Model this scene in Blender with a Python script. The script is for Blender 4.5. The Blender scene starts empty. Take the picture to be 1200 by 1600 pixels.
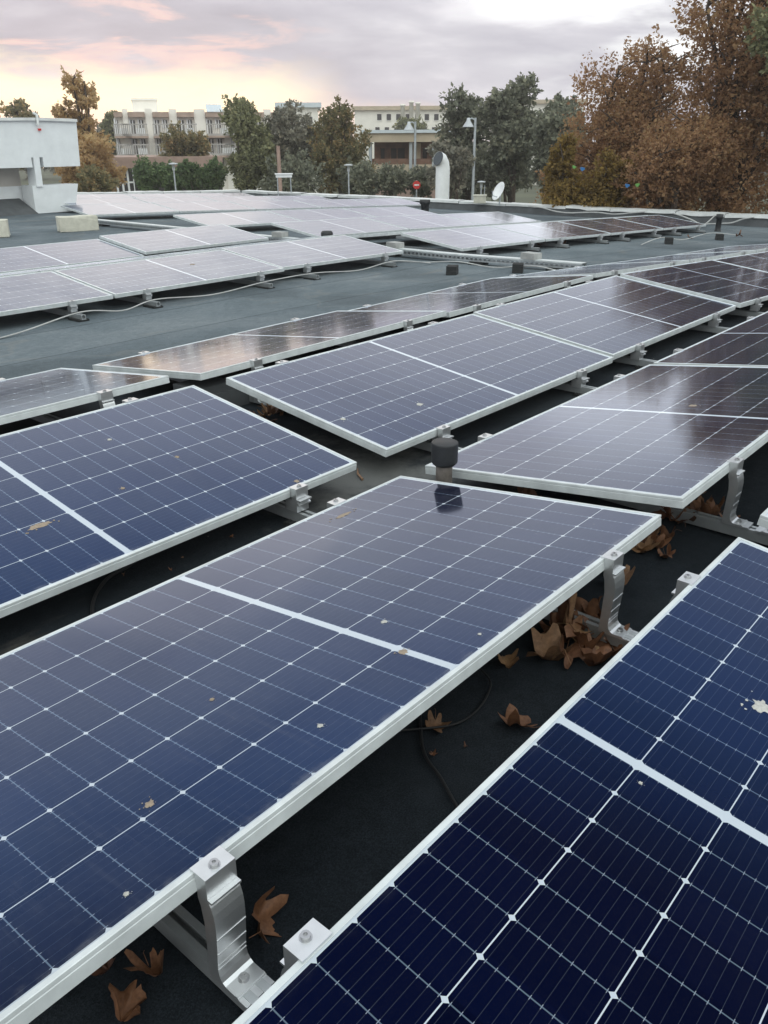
import bpy, bmesh, math, random
from mathutils import Vector, Matrix, Euler, noise as mnoise
random.seed(7)
SC = bpy.context.scene
COL = SC.collection
R = math.radians

# ------------------------------------------------------------------ camera
CAM_H = 1.32
YAW, PITCH, ROLL = R(40.646), R(24.36), R(0.313)
F_PX = 1282.0                      # focal length in pixels of a 1200x1600 picture
fwd = Vector((math.cos(PITCH)*math.cos(YAW), math.cos(PITCH)*math.sin(YAW), -math.sin(PITCH)))
r0 = Vector((math.sin(YAW), -math.cos(YAW), 0)); d0 = fwd.cross(r0)
right = math.cos(ROLL)*r0 + math.sin(ROLL)*d0
down = -math.sin(ROLL)*r0 + math.cos(ROLL)*d0
cam_d = bpy.data.cameras.new('camera'); cam = bpy.data.objects.new('camera', cam_d); COL.objects.link(cam)
mw = Matrix.Identity(4)
for i, v in enumerate((right, -down, -fwd)):
    for k in range(3): mw[k][i] = v[k]
mw[2][3] = CAM_H
cam.matrix_world = mw
cam_d.sensor_fit = 'VERTICAL'; cam_d.sensor_height = 24.0
cam_d.lens = F_PX/1600*24.0
cam_d.clip_start = 0.03; cam_d.clip_end = 3000
SC.camera = cam

# ------------------------------------------------------------------ world: dusk sky, sun just down on the left
SUN_B = R(58); SUN_E = R(1.0)
world = bpy.data.worlds.new('World'); SC.world = world; world.use_nodes = True
class NT:
    """small helper for node trees"""
    def __init__(s, nt): s.nt = nt; s.n = nt.nodes; s.l = nt.links
    def new(s, t, **k):
        x = s.n.new(t)
        for a, b in k.items(): setattr(x, a, b)
        return x
    def put(s, sock, v):
        if isinstance(v, bpy.types.NodeSocket): s.l.new(v, sock)
        elif v is not None: sock.default_value = v
    def math(s, op, a, b=None, c=None, clamp=False):
        x = s.new('ShaderNodeMath', operation=op, use_clamp=clamp)
        for i, v in enumerate((a, b, c)):
            if v is not None: s.put(x.inputs[i], v)
        return x.outputs[0]
    def vmath(s, op, a, b=None):
        x = s.new('ShaderNodeVectorMath', operation=op); s.put(x.inputs[0], a)
        if b is not None: s.put(x.inputs[1], b)
        return x.outputs[0]
    def mix(s, f, a, b, mode='MIX'):
        x = s.new('ShaderNodeMix', data_type='RGBA', blend_type=mode)
        s.put(x.inputs[0], f); s.put(x.inputs[6], a); s.put(x.inputs[7], b)
        return x.outputs[2]
    def rng(s, v, a, b, c=0., d=1., smooth=True):
        x = s.new('ShaderNodeMapRange', interpolation_type='SMOOTHSTEP' if smooth else 'LINEAR')
        s.put(x.inputs[0], v)
        for i, q in enumerate((a, b, c, d)): x.inputs[i+1].default_value = q
        return x.outputs[0]
    def noise(s, vec, scale, detail=4, rough=.55, dist=0.):
        x = s.new('ShaderNodeTexNoise'); s.put(x.inputs['Vector'], vec)
        x.inputs['Scale'].default_value = scale; x.inputs['Detail'].default_value = detail
        x.inputs['Roughness'].default_value = rough; x.inputs['Distortion'].default_value = dist
        return x.outputs[0]
    def ramp(s, v, stops):
        x = s.new('ShaderNodeValToRGB'); s.put(x.inputs[0], v)
        e = x.color_ramp.elements
        while len(e) < len(stops): e.new(.5)
        for q, (p, c) in zip(e, stops): q.position = p; q.color = (*c, 1)
        return x.outputs[0]
def c4(*c): return (c[0], c[1], c[2], 1)

w = NT(world.node_tree)
w.n.clear()
tc = w.new('ShaderNodeTexCoord').outputs['Generated']
sx = w.new('ShaderNodeSeparateXYZ'); w.l.new(tc, sx.inputs[0])
X_, Y_, Z_ = sx.outputs
el = w.math('MAXIMUM', Z_, 0.0)
az = w.math('ADD', w.math('MULTIPLY', X_, math.cos(SUN_B)), w.math('MULTIPLY', Y_, math.sin(SUN_B)))
cv = w.new('ShaderNodeCombineXYZ')
w.put(cv.inputs[0], w.math('MULTIPLY', X_, 3.4)); w.put(cv.inputs[1], w.math('MULTIPLY', Y_, 3.4)); w.put(cv.inputs[2], w.math('MULTIPLY', Z_, 15.0))
n1 = w.noise(cv.outputs[0], 1.25, 6, .52, .25)
cv2 = w.vmath('ADD', cv.outputs[0], (4.3, 1.7, 6.1))
n2 = w.noise(cv2, 1.1, 5, .55, .2)
clouds = w.ramp(n1, [(.34, (.48, .475, .56)), (.47, (.60, .59, .68)), (.58, (.73, .72, .80)), (.70, (1.02, 1.0, 1.06))])
# bright breaks in the cloud, strongest low in the east-north-east (right of the view)
PB = R(14)
azp = w.math('ADD', w.math('MULTIPLY', X_, math.cos(PB)), w.math('MULTIPLY', Y_, math.sin(PB)))
brk = w.math('MULTIPLY', w.rng(azp, .93, .985), w.rng(n2, .42, .56))
brk = w.math('MULTIPLY', brk, w.rng(el, .55, .25))
clouds = w.mix(w.math('MULTIPLY', brk, .85), clouds, c4(1.08, 1.10, 1.12))
# rose tint on the cloud towards the sunset
n3 = w.noise(w.vmath('ADD', cv.outputs[0], (9.1, 3.2, 2.4)), 2.3, 6, .6, .4)
rose = w.math('MULTIPLY', w.math('MULTIPLY', w.rng(az, .955, .995), w.rng(el, .19, .14)), w.rng(n3, .46, .62))
clouds = w.mix(w.math('MULTIPLY', rose, .7), clouds, c4(1.28, .86, .76))
# the clear strip above the horizon
e2 = w.math('ADD', el, w.math('MULTIPLY', w.math('SUBTRACT', n1, .5), .10))
gl = w.math('MULTIPLY', w.rng(e2, .082, .050), w.rng(az, .960, .992))
sky = w.mix(gl, clouds, c4(1.85, 1.50, .98))
gl2 = w.math('MULTIPLY', w.rng(e2, .046, .022), w.rng(az, .86, .97))
sky = w.mix(w.math('MULTIPLY', gl2, .75), sky, c4(1.32, 1.06, .90))
# higher up the overcast is thin, even and bright
up = w.ramp(el, [(.16, (.63, .66, .72)), (.25, (.82, .88, .94)), (.5, (.94, 1.0, 1.07)), (.75, (1.12, 1.19, 1.26)), (1., (1.16, 1.24, 1.31))])
up = w.mix(1.0, up, w.ramp(n1, [(.3, (.86, .86, .88)), (.7, (1.14, 1.14, 1.12))]), 'MULTIPLY')
up = w.mix(1.0, up, w.ramp(w.rng(az, .62, .92), [(0., (.78, .80, .83)), (1., (1.52, 1.38, 1.24))]), 'MULTIPLY')
up = w.mix(1.0, up, w.ramp(w.rng(az, -.5, .35), [(0., (1.52, 1.48, 1.40)), (1., (1, 1, 1))]), 'MULTIPLY')
sky = w.mix(w.rng(el, .145, .25), sky, up)
# the white break in the cloud, top right of the view
PW_ = R(20.5)
azw = w.math('ADD', w.math('MULTIPLY', X_, math.cos(PW_)), w.math('MULTIPLY', Y_, math.sin(PW_)))
wb = w.math('MULTIPLY', w.math('MULTIPLY', w.rng(azw, .948, .978), w.rng(w.math('ADD', el, w.math('MULTIPLY', w.math('SUBTRACT', n2, .5), .16)), .085, .125)), w.rng(el, .30, .18))
sky = w.mix(w.math('MULTIPLY', wb, .9), sky, c4(1.6, 1.62, 1.62))
# low sky opposite the sunset
sky = w.mix(1.0, sky, w.ramp(w.rng(az, -.5, .45), [(0., (1.5, 1.52, 1.42)), (1., (1, 1, 1))]), 'MULTIPLY')
bg = w.new('ShaderNodeBackground'); w.put(bg.inputs[0], sky); bg.inputs[1].default_value = 1.0
nis = w.new('ShaderNodeTexSky', sky_type='NISHITA'); nis.sun_disc = False
nis.sun_elevation = SUN_E; nis.sun_rotation = R(90) - SUN_B
bg2 = w.new('ShaderNodeBackground'); w.put(bg2.inputs[0], nis.outputs[0]); bg2.inputs[1].default_value = 0.008
add = w.new('ShaderNodeAddShader'); w.l.new(bg.outputs[0], add.inputs[0]); w.l.new(bg2.outputs[0], add.inputs[1])
wo = w.new('ShaderNodeOutputWorld'); w.l.new(add.outputs[0], wo.inputs[0])

sun_d = bpy.data.lights.new('sun', 'SUN'); sun_d.energy = 0.05; sun_d.angle = R(25); sun_d.color = (1, .78, .55)
sun = bpy.data.objects.new('sun', sun_d); COL.objects.link(sun)
sv = Vector((math.cos(SUN_B)*math.cos(R(7)), math.sin(SUN_B)*math.cos(R(7)), math.sin(R(7))))
sun.rotation_euler = (-sv).to_track_quat('-Z', 'Y').to_euler(); sun.location = (0, 0, 30)

SC.view_settings.view_transform = 'Standard'; SC.view_settings.look = 'None'
SC.view_settings.exposure = 0.0; SC.view_settings.gamma = 1.0
SC.cycles.max_bounces = 8; SC.cycles.transparent_max_bounces = 8

# ------------------------------------------------------------------ helpers
def at(px, py, dist):
    """world point seen at picture position px,py (1200x1600) at horizontal distance dist"""
    d = fwd + right*((px-600)/F_PX) + down*((py-800)/F_PX)
    k = dist/math.hypot(d.x, d.y)
    return Vector((d.x*k, d.y*k, CAM_H + d.z*k))
F_HOR = 1407.0
def bearing(px):
    p = at(px, 240, 10); return math.atan2(p.y, p.x)
def lateral(px, mid, dist):
    """offset to the right, on a plane facing us at the distance, of column px from column mid"""
    return dist*math.tan(bearing(mid)-bearing(px))
def facing(px):
    """heading (about z) whose local -Y looks back at the camera for a thing seen at column px"""
    p = at(px, 300, 10); return math.atan2(p.y, p.x) - math.pi/2
def sstep(a, b, x):
    t = min(1, max(0, (x-a)/(b-a))); return t*t*(3-2*t)
def roof_h(x, y):
    s = (x-7)*1.5
    sp = s if s > 30 else math.log1p(math.exp(s))
    return -0.038*sp/1.5 - 0.09*sstep(4.4, 6.5, y)*(1-sstep(7, 10, x))

class MB:
    """collects geometry for ONE mesh object"""
    def __init__(s): s.v = []; s.f = []; s.uv = {}; s.sm = set(); s.mi = {}
    def add(s, vs, fs, smooth=False, mi=0):
        o = len(s.v); s.v += [tuple(v) for v in vs]
        for f in fs:
            if smooth: s.sm.add(len(s.f))
            if mi: s.mi[len(s.f)] = mi
            s.f.append(tuple(i+o for i in f))
    def box(s, x0, x1, y0, y1, z0, z1, m=None, mi=0):
        vs = [Vector((x, y, z)) for z in (z0, z1) for y in (y0, y1) for x in (x0, x1)]
        if m: vs = [m @ v for v in vs]
        s.add(vs, [(0,2,3,1),(4,5,7,6),(0,1,5,4),(2,6,7,3),(0,4,6,2),(1,3,7,5)], mi=mi)
    def prism(s, prof, x0, x1, m=None, smooth=False):
        """profile in (y,z), extruded along x"""
        n = len(prof); vs = [Vector((x0, y, z)) for y, z in prof]+[Vector((x1, y, z)) for y, z in prof]
        if m: vs = [m @ v for v in vs]
        fs = [(i, (i+1) % n, (i+1) % n+n, i+n) for i in range(n)]
        s.add(vs, fs, smooth); s.add(vs, [tuple(range(n-1, -1, -1)), tuple(range(n, 2*n))])
    def tube(s, pts, r, n=8, cap=True, smooth=True):
        pts = [Vector(p) for p in pts]; rs = r if isinstance(r, (list, tuple)) else [r]*len(pts)
        vs = []; up = Vector((0, 0, 1)); prev = None
        for i, p in enumerate(pts):
            d = (pts[min(i+1, len(pts)-1)]-pts[max(i-1, 0)])
            d = d.normalized() if d.length > 1e-9 else Vector((0, 0, 1))
            if prev is None:
                a = d.cross(up if abs(d.z) < .95 else Vector((1, 0, 0))).normalized()
            else:
                a = (prev - d*prev.dot(d)); a = a.normalized() if a.length > 1e-6 else d.orthogonal().normalized()
            prev = a; b = d.cross(a)
            for k in range(n):
                t = 2*math.pi*k/n; vs.append(p+(a*math.cos(t)+b*math.sin(t))*rs[i])
        fs = []
        for i in range(len(pts)-1):
            for k in range(n): fs.append((i*n+k, i*n+(k+1) % n, (i+1)*n+(k+1) % n, (i+1)*n+k))
        s.add(vs, fs, smooth)
        if cap: s.add(vs, [tuple(range(n-1, -1, -1)), tuple((len(pts)-1)*n+k for k in range(n))])
    def lathe(s, prof, cx=0, cy=0, n=20, smooth=True):
        vs = []
        for r, z in prof:
            for k in range(n):
                t = 2*math.pi*k/n; vs.append((cx+r*math.cos(t), cy+r*math.sin(t), z))
        fs = [(i*n+k, i*n+(k+1) % n, (i+1)*n+(k+1) % n, (i+1)*n+k) for i in range(len(prof)-1) for k in range(n)]
        s.add(vs, fs, smooth)
    def mesh(s, name, mat):
        me = bpy.data.meshes.new(name); me.from_pydata(s.v, [], s.f)
        for mt in (mat if isinstance(mat, (list, tuple)) else [mat]): me.materials.append(mt)
        if s.sm or s.mi:
            for i, p in enumerate(me.polygons):
                if i in s.sm: p.use_smooth = True
                if i in s.mi: p.material_index = s.mi[i]
        if s.uv:
            ul = me.uv_layers.new(name='UVMap')
            for i, p in enumerate(me.polygons):
                if i in s.uv:
                    for li, c in zip(p.loop_indices, s.uv[i]): ul.data[li].uv = c
        me.update(); return me
    def build(s, name, mat, parent=None, loc=None):
        return link(name, s.mesh(name, mat), parent, loc)
def link(name, me, parent=None, loc=None):
    o = bpy.data.objects.new(name, me); COL.objects.link(o)
    if parent: o.parent = parent
    if loc is not None: o.location = loc
    return o
def tag(o, label, cat, group=None):
    n = len(label.split())
    if not 4 <= n <= 16: print('LABEL', n, label)
    o['label'] = label; o['category'] = cat
    if group: o['group'] = group
    return o
def struct(o, kind='structure'): o['kind'] = kind; return o
def empty(name, loc=(0, 0, 0), rz=0.0):
    o = bpy.data.objects.new(name, None); COL.objects.link(o); o.location = loc; o.rotation_euler = (0, 0, rz)
    o.empty_display_size = .1; return o

# ------------------------------------------------------------------ materials
def mat(name, col, rough=.6, metal=0., nscale=0., namp=.0, bump=0., bscale=80., spec=.5, coord='Object', fine=None):
    m = bpy.data.materials.new(name); m.use_nodes = True; t = NT(m.node_tree)
    b = t.n['Principled BSDF']
    b.inputs['Base Color'].default_value = c4(*col); b.inputs['Roughness'].default_value = rough
    b.inputs['Metallic'].default_value = metal; b.inputs['Specular IOR Level'].default_value = spec
    co = t.new('ShaderNodeTexCoord').outputs[coord]
    if namp:
        n = t.noise(co, nscale, 5, .6)
        dk = tuple(max(0, c*(1-namp)) for c in col); lt = tuple(min(1, c*(1+namp)) for c in col)
        t.put(b.inputs['Base Color'], t.ramp(n, [(.3, dk), (.7, lt)]))
    if bump:
        bp = t.new('ShaderNodeBump'); bp.inputs['Strength'].default_value = bump; bp.inputs['Distance'].default_value = .004
        t.put(bp.inputs['Height'], t.noise(co, bscale, 4, .6)); t.l.new(bp.outputs[0], b.inputs['Normal'])
    return m

M_FRAME = mat('anodised_frame', (.55, .58, .585), .45, .15, 11, .15)
M_ALU = mat('mill_aluminium', (.66, .67, .68), .34, .85, 14, .10, .08, 220)
M_RAIL = mat('rail_aluminium', (.50, .52, .53), .45, .8, 8, .14)
M_STEEL = mat('bolt_steel', (.45, .45, .46), .3, 1.)
M_RUBBER = mat('black_rubber', (.018, .019, .02), .8, 0, 20, .3, .4, 120)
M_CABLE = mat('cable_black', (.012, .012, .013), .55)
M_CABLEW = mat('cable_white', (.42, .42, .41), .5, 0, 9, .15)
M_VENTCAP = mat('black_plastic', (.014, .015, .017), .5, 0, 30, .35, .15, 90)
M_VENTPIPE = mat('weathered_pipe', (.10, .085, .075), .7, 0, 25, .5)
M_WHITEWALL = mat('white_render', (.74, .76, .77), .85, 0, 3.5, .07, .3, 30)
M_CAPMETAL = mat('cap_flashing', (.62, .63, .62), .55, .2, 2.2, .16, .3, 6)
M_UPSTAND = mat('upstand_felt', (.075, .08, .085), .9, 0, 4, .25, .4, 60)
M_BLOCK = mat('aerated_block', (.55, .53, .45), .95, 0, 9, .13, .8, 45)
M_VENTWHITE = mat('white_duct', (.78, .80, .80), .5, 0, 4, .06)
M_DUCTDARK = mat('duct_inside', (.06, .07, .08), .7)
M_GALV = mat('galvanised_post', (.42, .45, .47), .5, .5, 5, .1)
M_BROWNPAINT = mat('brown_fascia', (.36, .265, .215), .8, 0, 1.5, .18)
M_HOTELWHITE = mat('hotel_white', (.84, .80, .73), .85, 0, .8, .07)
M_HOTELDARK = mat('dark_glass', (.035, .032, .032), .15, 0, 1, .5)
M_RAILING = mat('railing_grey', (.40, .37, .35), .7, 0, 3, .2)
M_BRICK = mat('brick_red_brown', (.34, .235, .195), .9, 0, 2, .16)
M_BEIGE = mat('beige_wall', (.46, .38, .28), .85, 0, 1.2, .12)
M_TIMBER = mat('timber_brown', (.16, .085, .055), .8, 0, 3, .3)
M_ROOFBLUE = mat('pale_roof_sheet', (.55, .60, .63), .5, 0, 2, .08)
M_RED = mat('sign_red', (.60, .035, .03), .5, 0, 8, .06)
M_WHITE = mat('sign_white', (.8, .8, .8), .5)
M_LAMP = mat('lamp_grey', (.46, .48, .50), .5)
M_BARK = mat('bark', (.075, .055, .042), .95, 0, 9, .35, .8, 20)
M_ROAD = mat('road_asphalt', (.20, .205, .21), .9, 0, 2, .15, .3, 20)
M_WOOD = mat('weathered_stick', (.22, .13, .08), .85, 0, 60, .3)
M_DROP = mat('bird_lime', (.42, .41, .38), .9, 0, 160, .22)
M_MUD = mat('dried_mud', (.28, .22, .165), .9, 0, 160, .25)
M_BLUE = mat('blue_plastic', (.03, .15, .36), .5)
M_GREEN = mat('green_plastic', (.14, .34, .08), .5)

M_BRICKGREY = mat('grey_brick', (.34, .34, .33), .95, 0, 12, .2, .5, 50)
def leaf_mat(name, stops, trans=.35):
    m = bpy.data.materials.new(name); m.use_nodes = True; t = NT(m.node_tree)
    b = t.n['Principled BSDF']; out = t.n['Material Output']
    geo = t.new('ShaderNodeNewGeometry')
    co = t.new('ShaderNodeTexCoord').outputs['Object']
    big = t.noise(co, .55, 3, .6)
    v = t.math('ADD', t.math('MULTIPLY', geo.outputs['Random Per Island'], .55), t.math('MULTIPLY', t.math('SUBTRACT', big, .27), .95))
    col = t.ramp(v, stops)
    t.put(b.inputs['Base Color'], col); b.inputs['Roughness'].default_value = .75; b.inputs['Specular IOR Level'].default_value = .2
    tr = t.new('ShaderNodeBsdfTranslucent'); t.put(tr.inputs[0], col)
    mx = t.new('ShaderNodeMixShader'); mx.inputs[0].default_value = trans
    t.l.new(b.outputs[0], mx.inputs[1]); t.l.new(tr.outputs[0], mx.inputs[2]); t.l.new(mx.outputs[0], out.inputs[0])
    return m
M_RUST = leaf_mat('leaves_rust', [(.1, (0.216, 0.127, 0.076)), (.4, (0.346, 0.203, 0.113)), (.65, (0.432, 0.265, 0.140)), (.9, (0.464, 0.335, 0.178))], .55)
M_RUSTY = leaf_mat('leaves_ochre', [(0.1, (0.1, 0.075, 0.028)), (0.45, (0.24, 0.16, 0.055)), (0.7, (0.32, 0.22, 0.065)), (0.9, (0.22, 0.21, 0.06))], 0.5)
M_PALEBROWN = leaf_mat('leaves_tan', [(0.1, (0.384, 0.262, 0.147)), (0.45, (0.589, 0.410, 0.218)), (0.8, (0.620, 0.474, 0.243)), (0.95, (0.538, 0.448, 0.243))], 0.72)
M_OLIVE = leaf_mat('leaves_olive', [(0.1, (0.105, 0.111, 0.069)), (0.45, (0.212, 0.220, 0.122)), (0.75, (0.325, 0.317, 0.170)), (0.95, (0.406, 0.342, 0.179))], 0.4)
M_CONIF = leaf_mat('leaves_conifer', [(0.1, (0.097, 0.106, 0.081)), (0.45, (0.185, 0.194, 0.144)), (0.75, (0.273, 0.273, 0.194)), (0.95, (0.352, 0.317, 0.211))], 0.35)
M_GREYGREEN = leaf_mat('leaves_grey_green', [(0.1, (0.137, 0.137, 0.113)), (0.45, (0.246, 0.237, 0.191)), (0.75, (0.346, 0.319, 0.246)), (0.95, (0.455, 0.346, 0.237))], 0.4)
M_MIXED = leaf_mat('leaves_turning', [(0.1, (0.111, 0.109, 0.065)), (0.4, (0.208, 0.195, 0.104)), (0.62, (0.286, 0.240, 0.124)), (0.9, (0.520, 0.338, 0.163))], 0.5)
M_HEDGE = leaf_mat('leaves_hedge', [(0.1, (0.065, 0.098, 0.052)), (0.45, (0.122, 0.180, 0.086)), (0.8, (0.194, 0.259, 0.108)), (0.95, (0.274, 0.288, 0.130))], 0.35)

# dry leaf on the roof
def dry_leaf_mat():
    m = bpy.data.materials.new('dry_leaf'); m.use_nodes = True; t = NT(m.node_tree); b = t.n['Principled BSDF']
    oi = t.new('ShaderNodeObjectInfo').outputs['Random']
    co = t.new('ShaderNodeTexCoord').outputs['Object']
    base = t.ramp(oi, [(0., (.13, .055, .026)), (.35, (.20, .09, .042)), (.6, (.15, .062, .03)), (.8, (.34, .20, .10)), (1., (.09, .035, .018))])
    n = t.noise(co, 55, 5, .65)
    t.put(b.inputs['Base Color'], t.mix(1.0, base, t.ramp(n, [(.3, (.55, .5, .45)), (.65, (1.1, 1.1, 1.1))]), 'MULTIPLY'))
    b.inputs['Roughness'].default_value = .65
    return m
M_DRYLEAF = dry_leaf_mat()

# roof felt: mineral granules, lap seams, stains
def roof_mat():
    m = bpy.data.materials.new('mineral_roof_felt'); m.use_nodes = True; t = NT(m.node_tree); b = t.n['Principled BSDF']
    co = t.new('ShaderNodeTexCoord').outputs['Object']
    g = t.noise(co, 300, 3, .75); mid = t.noise(co, 22, 5, .6); big = t.noise(co, .8, 5, .6, .4)
    col = t.ramp(big, [(.28, (.070, .084, .092)), (.5, (.102, .118, .128)), (.72, (.140, .154, .162))])
    col = t.mix(1.0, col, t.ramp(g, [(.3, (.5, .5, .5)), (.5, (1, 1, 1)), (.72, (1.8, 1.8, 1.8))]), 'MULTIPLY')
    col = t.mix(1.0, col, t.ramp(mid, [(.25, (.8, .8, .8)), (.75, (1.15, 1.15, 1.15))]), 'MULTIPLY')
    sy = t.new('ShaderNodeSeparateXYZ'); t.l.new(co, sy.inputs[0])
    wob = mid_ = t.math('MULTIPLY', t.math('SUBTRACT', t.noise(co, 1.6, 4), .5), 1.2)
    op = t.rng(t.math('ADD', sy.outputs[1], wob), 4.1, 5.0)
    col = t.mix(1.0, col, t.mix(op, c4(.19, .20, .225), c4(1.14, 1.17, 1.20)), 'MULTIPLY')  # shade under and between the near panels is painted into the felt colour
    # dried silt stains, stretched along the fall
    mp = t.new('ShaderNodeMapping'); t.l.new(co, mp.inputs[0]); mp.inputs['Scale'].default_value = (.55, 2.0, 1); mp.inputs['Rotation'].default_value = (0, 0, -.25)
    st = t.rng(t.noise(mp.outputs[0], .9, 6, .62, .5), .575, .74)
    col = t.mix(t.math('MULTIPLY', st, .30), col, c4(.24, .21, .17))
    # white specks
    vo = t.new('ShaderNodeTexVoronoi'); t.l.new(co, vo.inputs['Vector']); vo.inputs['Scale'].default_value = 7.
    sp = t.math('MULTIPLY', t.rng(vo.outputs['Distance'], .030, .016), t.rng(t.noise(co, 2.2, 2, .5), .5, .58))
    col = t.mix(sp, col, c4(.45, .43, .39))
    # each sheet of felt weathers a little differently
    wsh = t.new('ShaderNodeTexWhiteNoise', noise_dimensions='1D')
    s0 = t.new('ShaderNodeSeparateXYZ'); t.l.new(co, s0.inputs[0])
    t.put(wsh.inputs['W'], t.math('FLOOR', t.math('ADD', t.math('ADD', s0.outputs[1], .5), t.math('MULTIPLY', t.noise(co, 1.5, 2), .04))))
    col = t.mix(1.0, col, t.ramp(wsh.outputs['Value'], [(0., (.84, .85, .86)), (1., (1.14, 1.13, 1.11))]), 'MULTIPLY')
    # dried puddle rims
    pn = t.noise(co, .62, 3, .5, .3)
    rim = t.math('MULTIPLY', t.rng(t.math('ABSOLUTE', t.math('SUBTRACT', pn, .53)), .012, .002), t.math('MULTIPLY', op, .22))
    col = t.mix(rim, col, c4(.20, .19, .17))
    col = t.mix(t.math('MULTIPLY', t.rng(pn, .53, .60), .30), col, c4(.055, .062, .068))
    # lap seams each metre across x
    s = t.new('ShaderNodeSeparateXYZ'); t.l.new(co, s.inputs[0])
    fx = t.math('FRACT', t.math('ADD', t.math('MULTIPLY', s.outputs[1], 1.0), t.math('MULTIPLY', t.noise(co, 1.5, 2), .04)))
    seam = t.rng(t.math('ABSOLUTE', t.math('SUBTRACT', fx, .5)), .010, .004)
    col = t.mix(t.math('MULTIPLY', seam, .8), col, c4(.03, .034, .038))
    # silt left by the gutter between the blocks
    dd = t.new('ShaderNodeVectorMath', operation='DISTANCE'); t.l.new(co, dd.inputs[0]); dd.inputs[1].default_value = (2.45, 2.15, 0)
    silt = mul_ = t.math('MULTIPLY', t.rng(t.math('ADD', dd.outputs['Value'], t.math('MULTIPLY', t.math('SUBTRACT', t.noise(co, 5, 5, .65), .5), 1.3)), .62, .1), .8)
    col = t.mix(silt, col, c4(.15, .15, .145))
    t.put(b.inputs['Base Color'], col); b.inputs['Roughness'].default_value = .95; b.inputs['Specular IOR Level'].default_value = .08
    bp = t.new('ShaderNodeBump'); bp.inputs['Strength'].default_value = .6; bp.inputs['Distance'].default_value = .003
    t.put(bp.inputs['Height'], t.math('ADD', g, t.math('MULTIPLY', mid, 2.5))); t.l.new(bp.outputs[0], b.inputs['Normal'])
    return m
M_ROOF = roof_mat()

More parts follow.
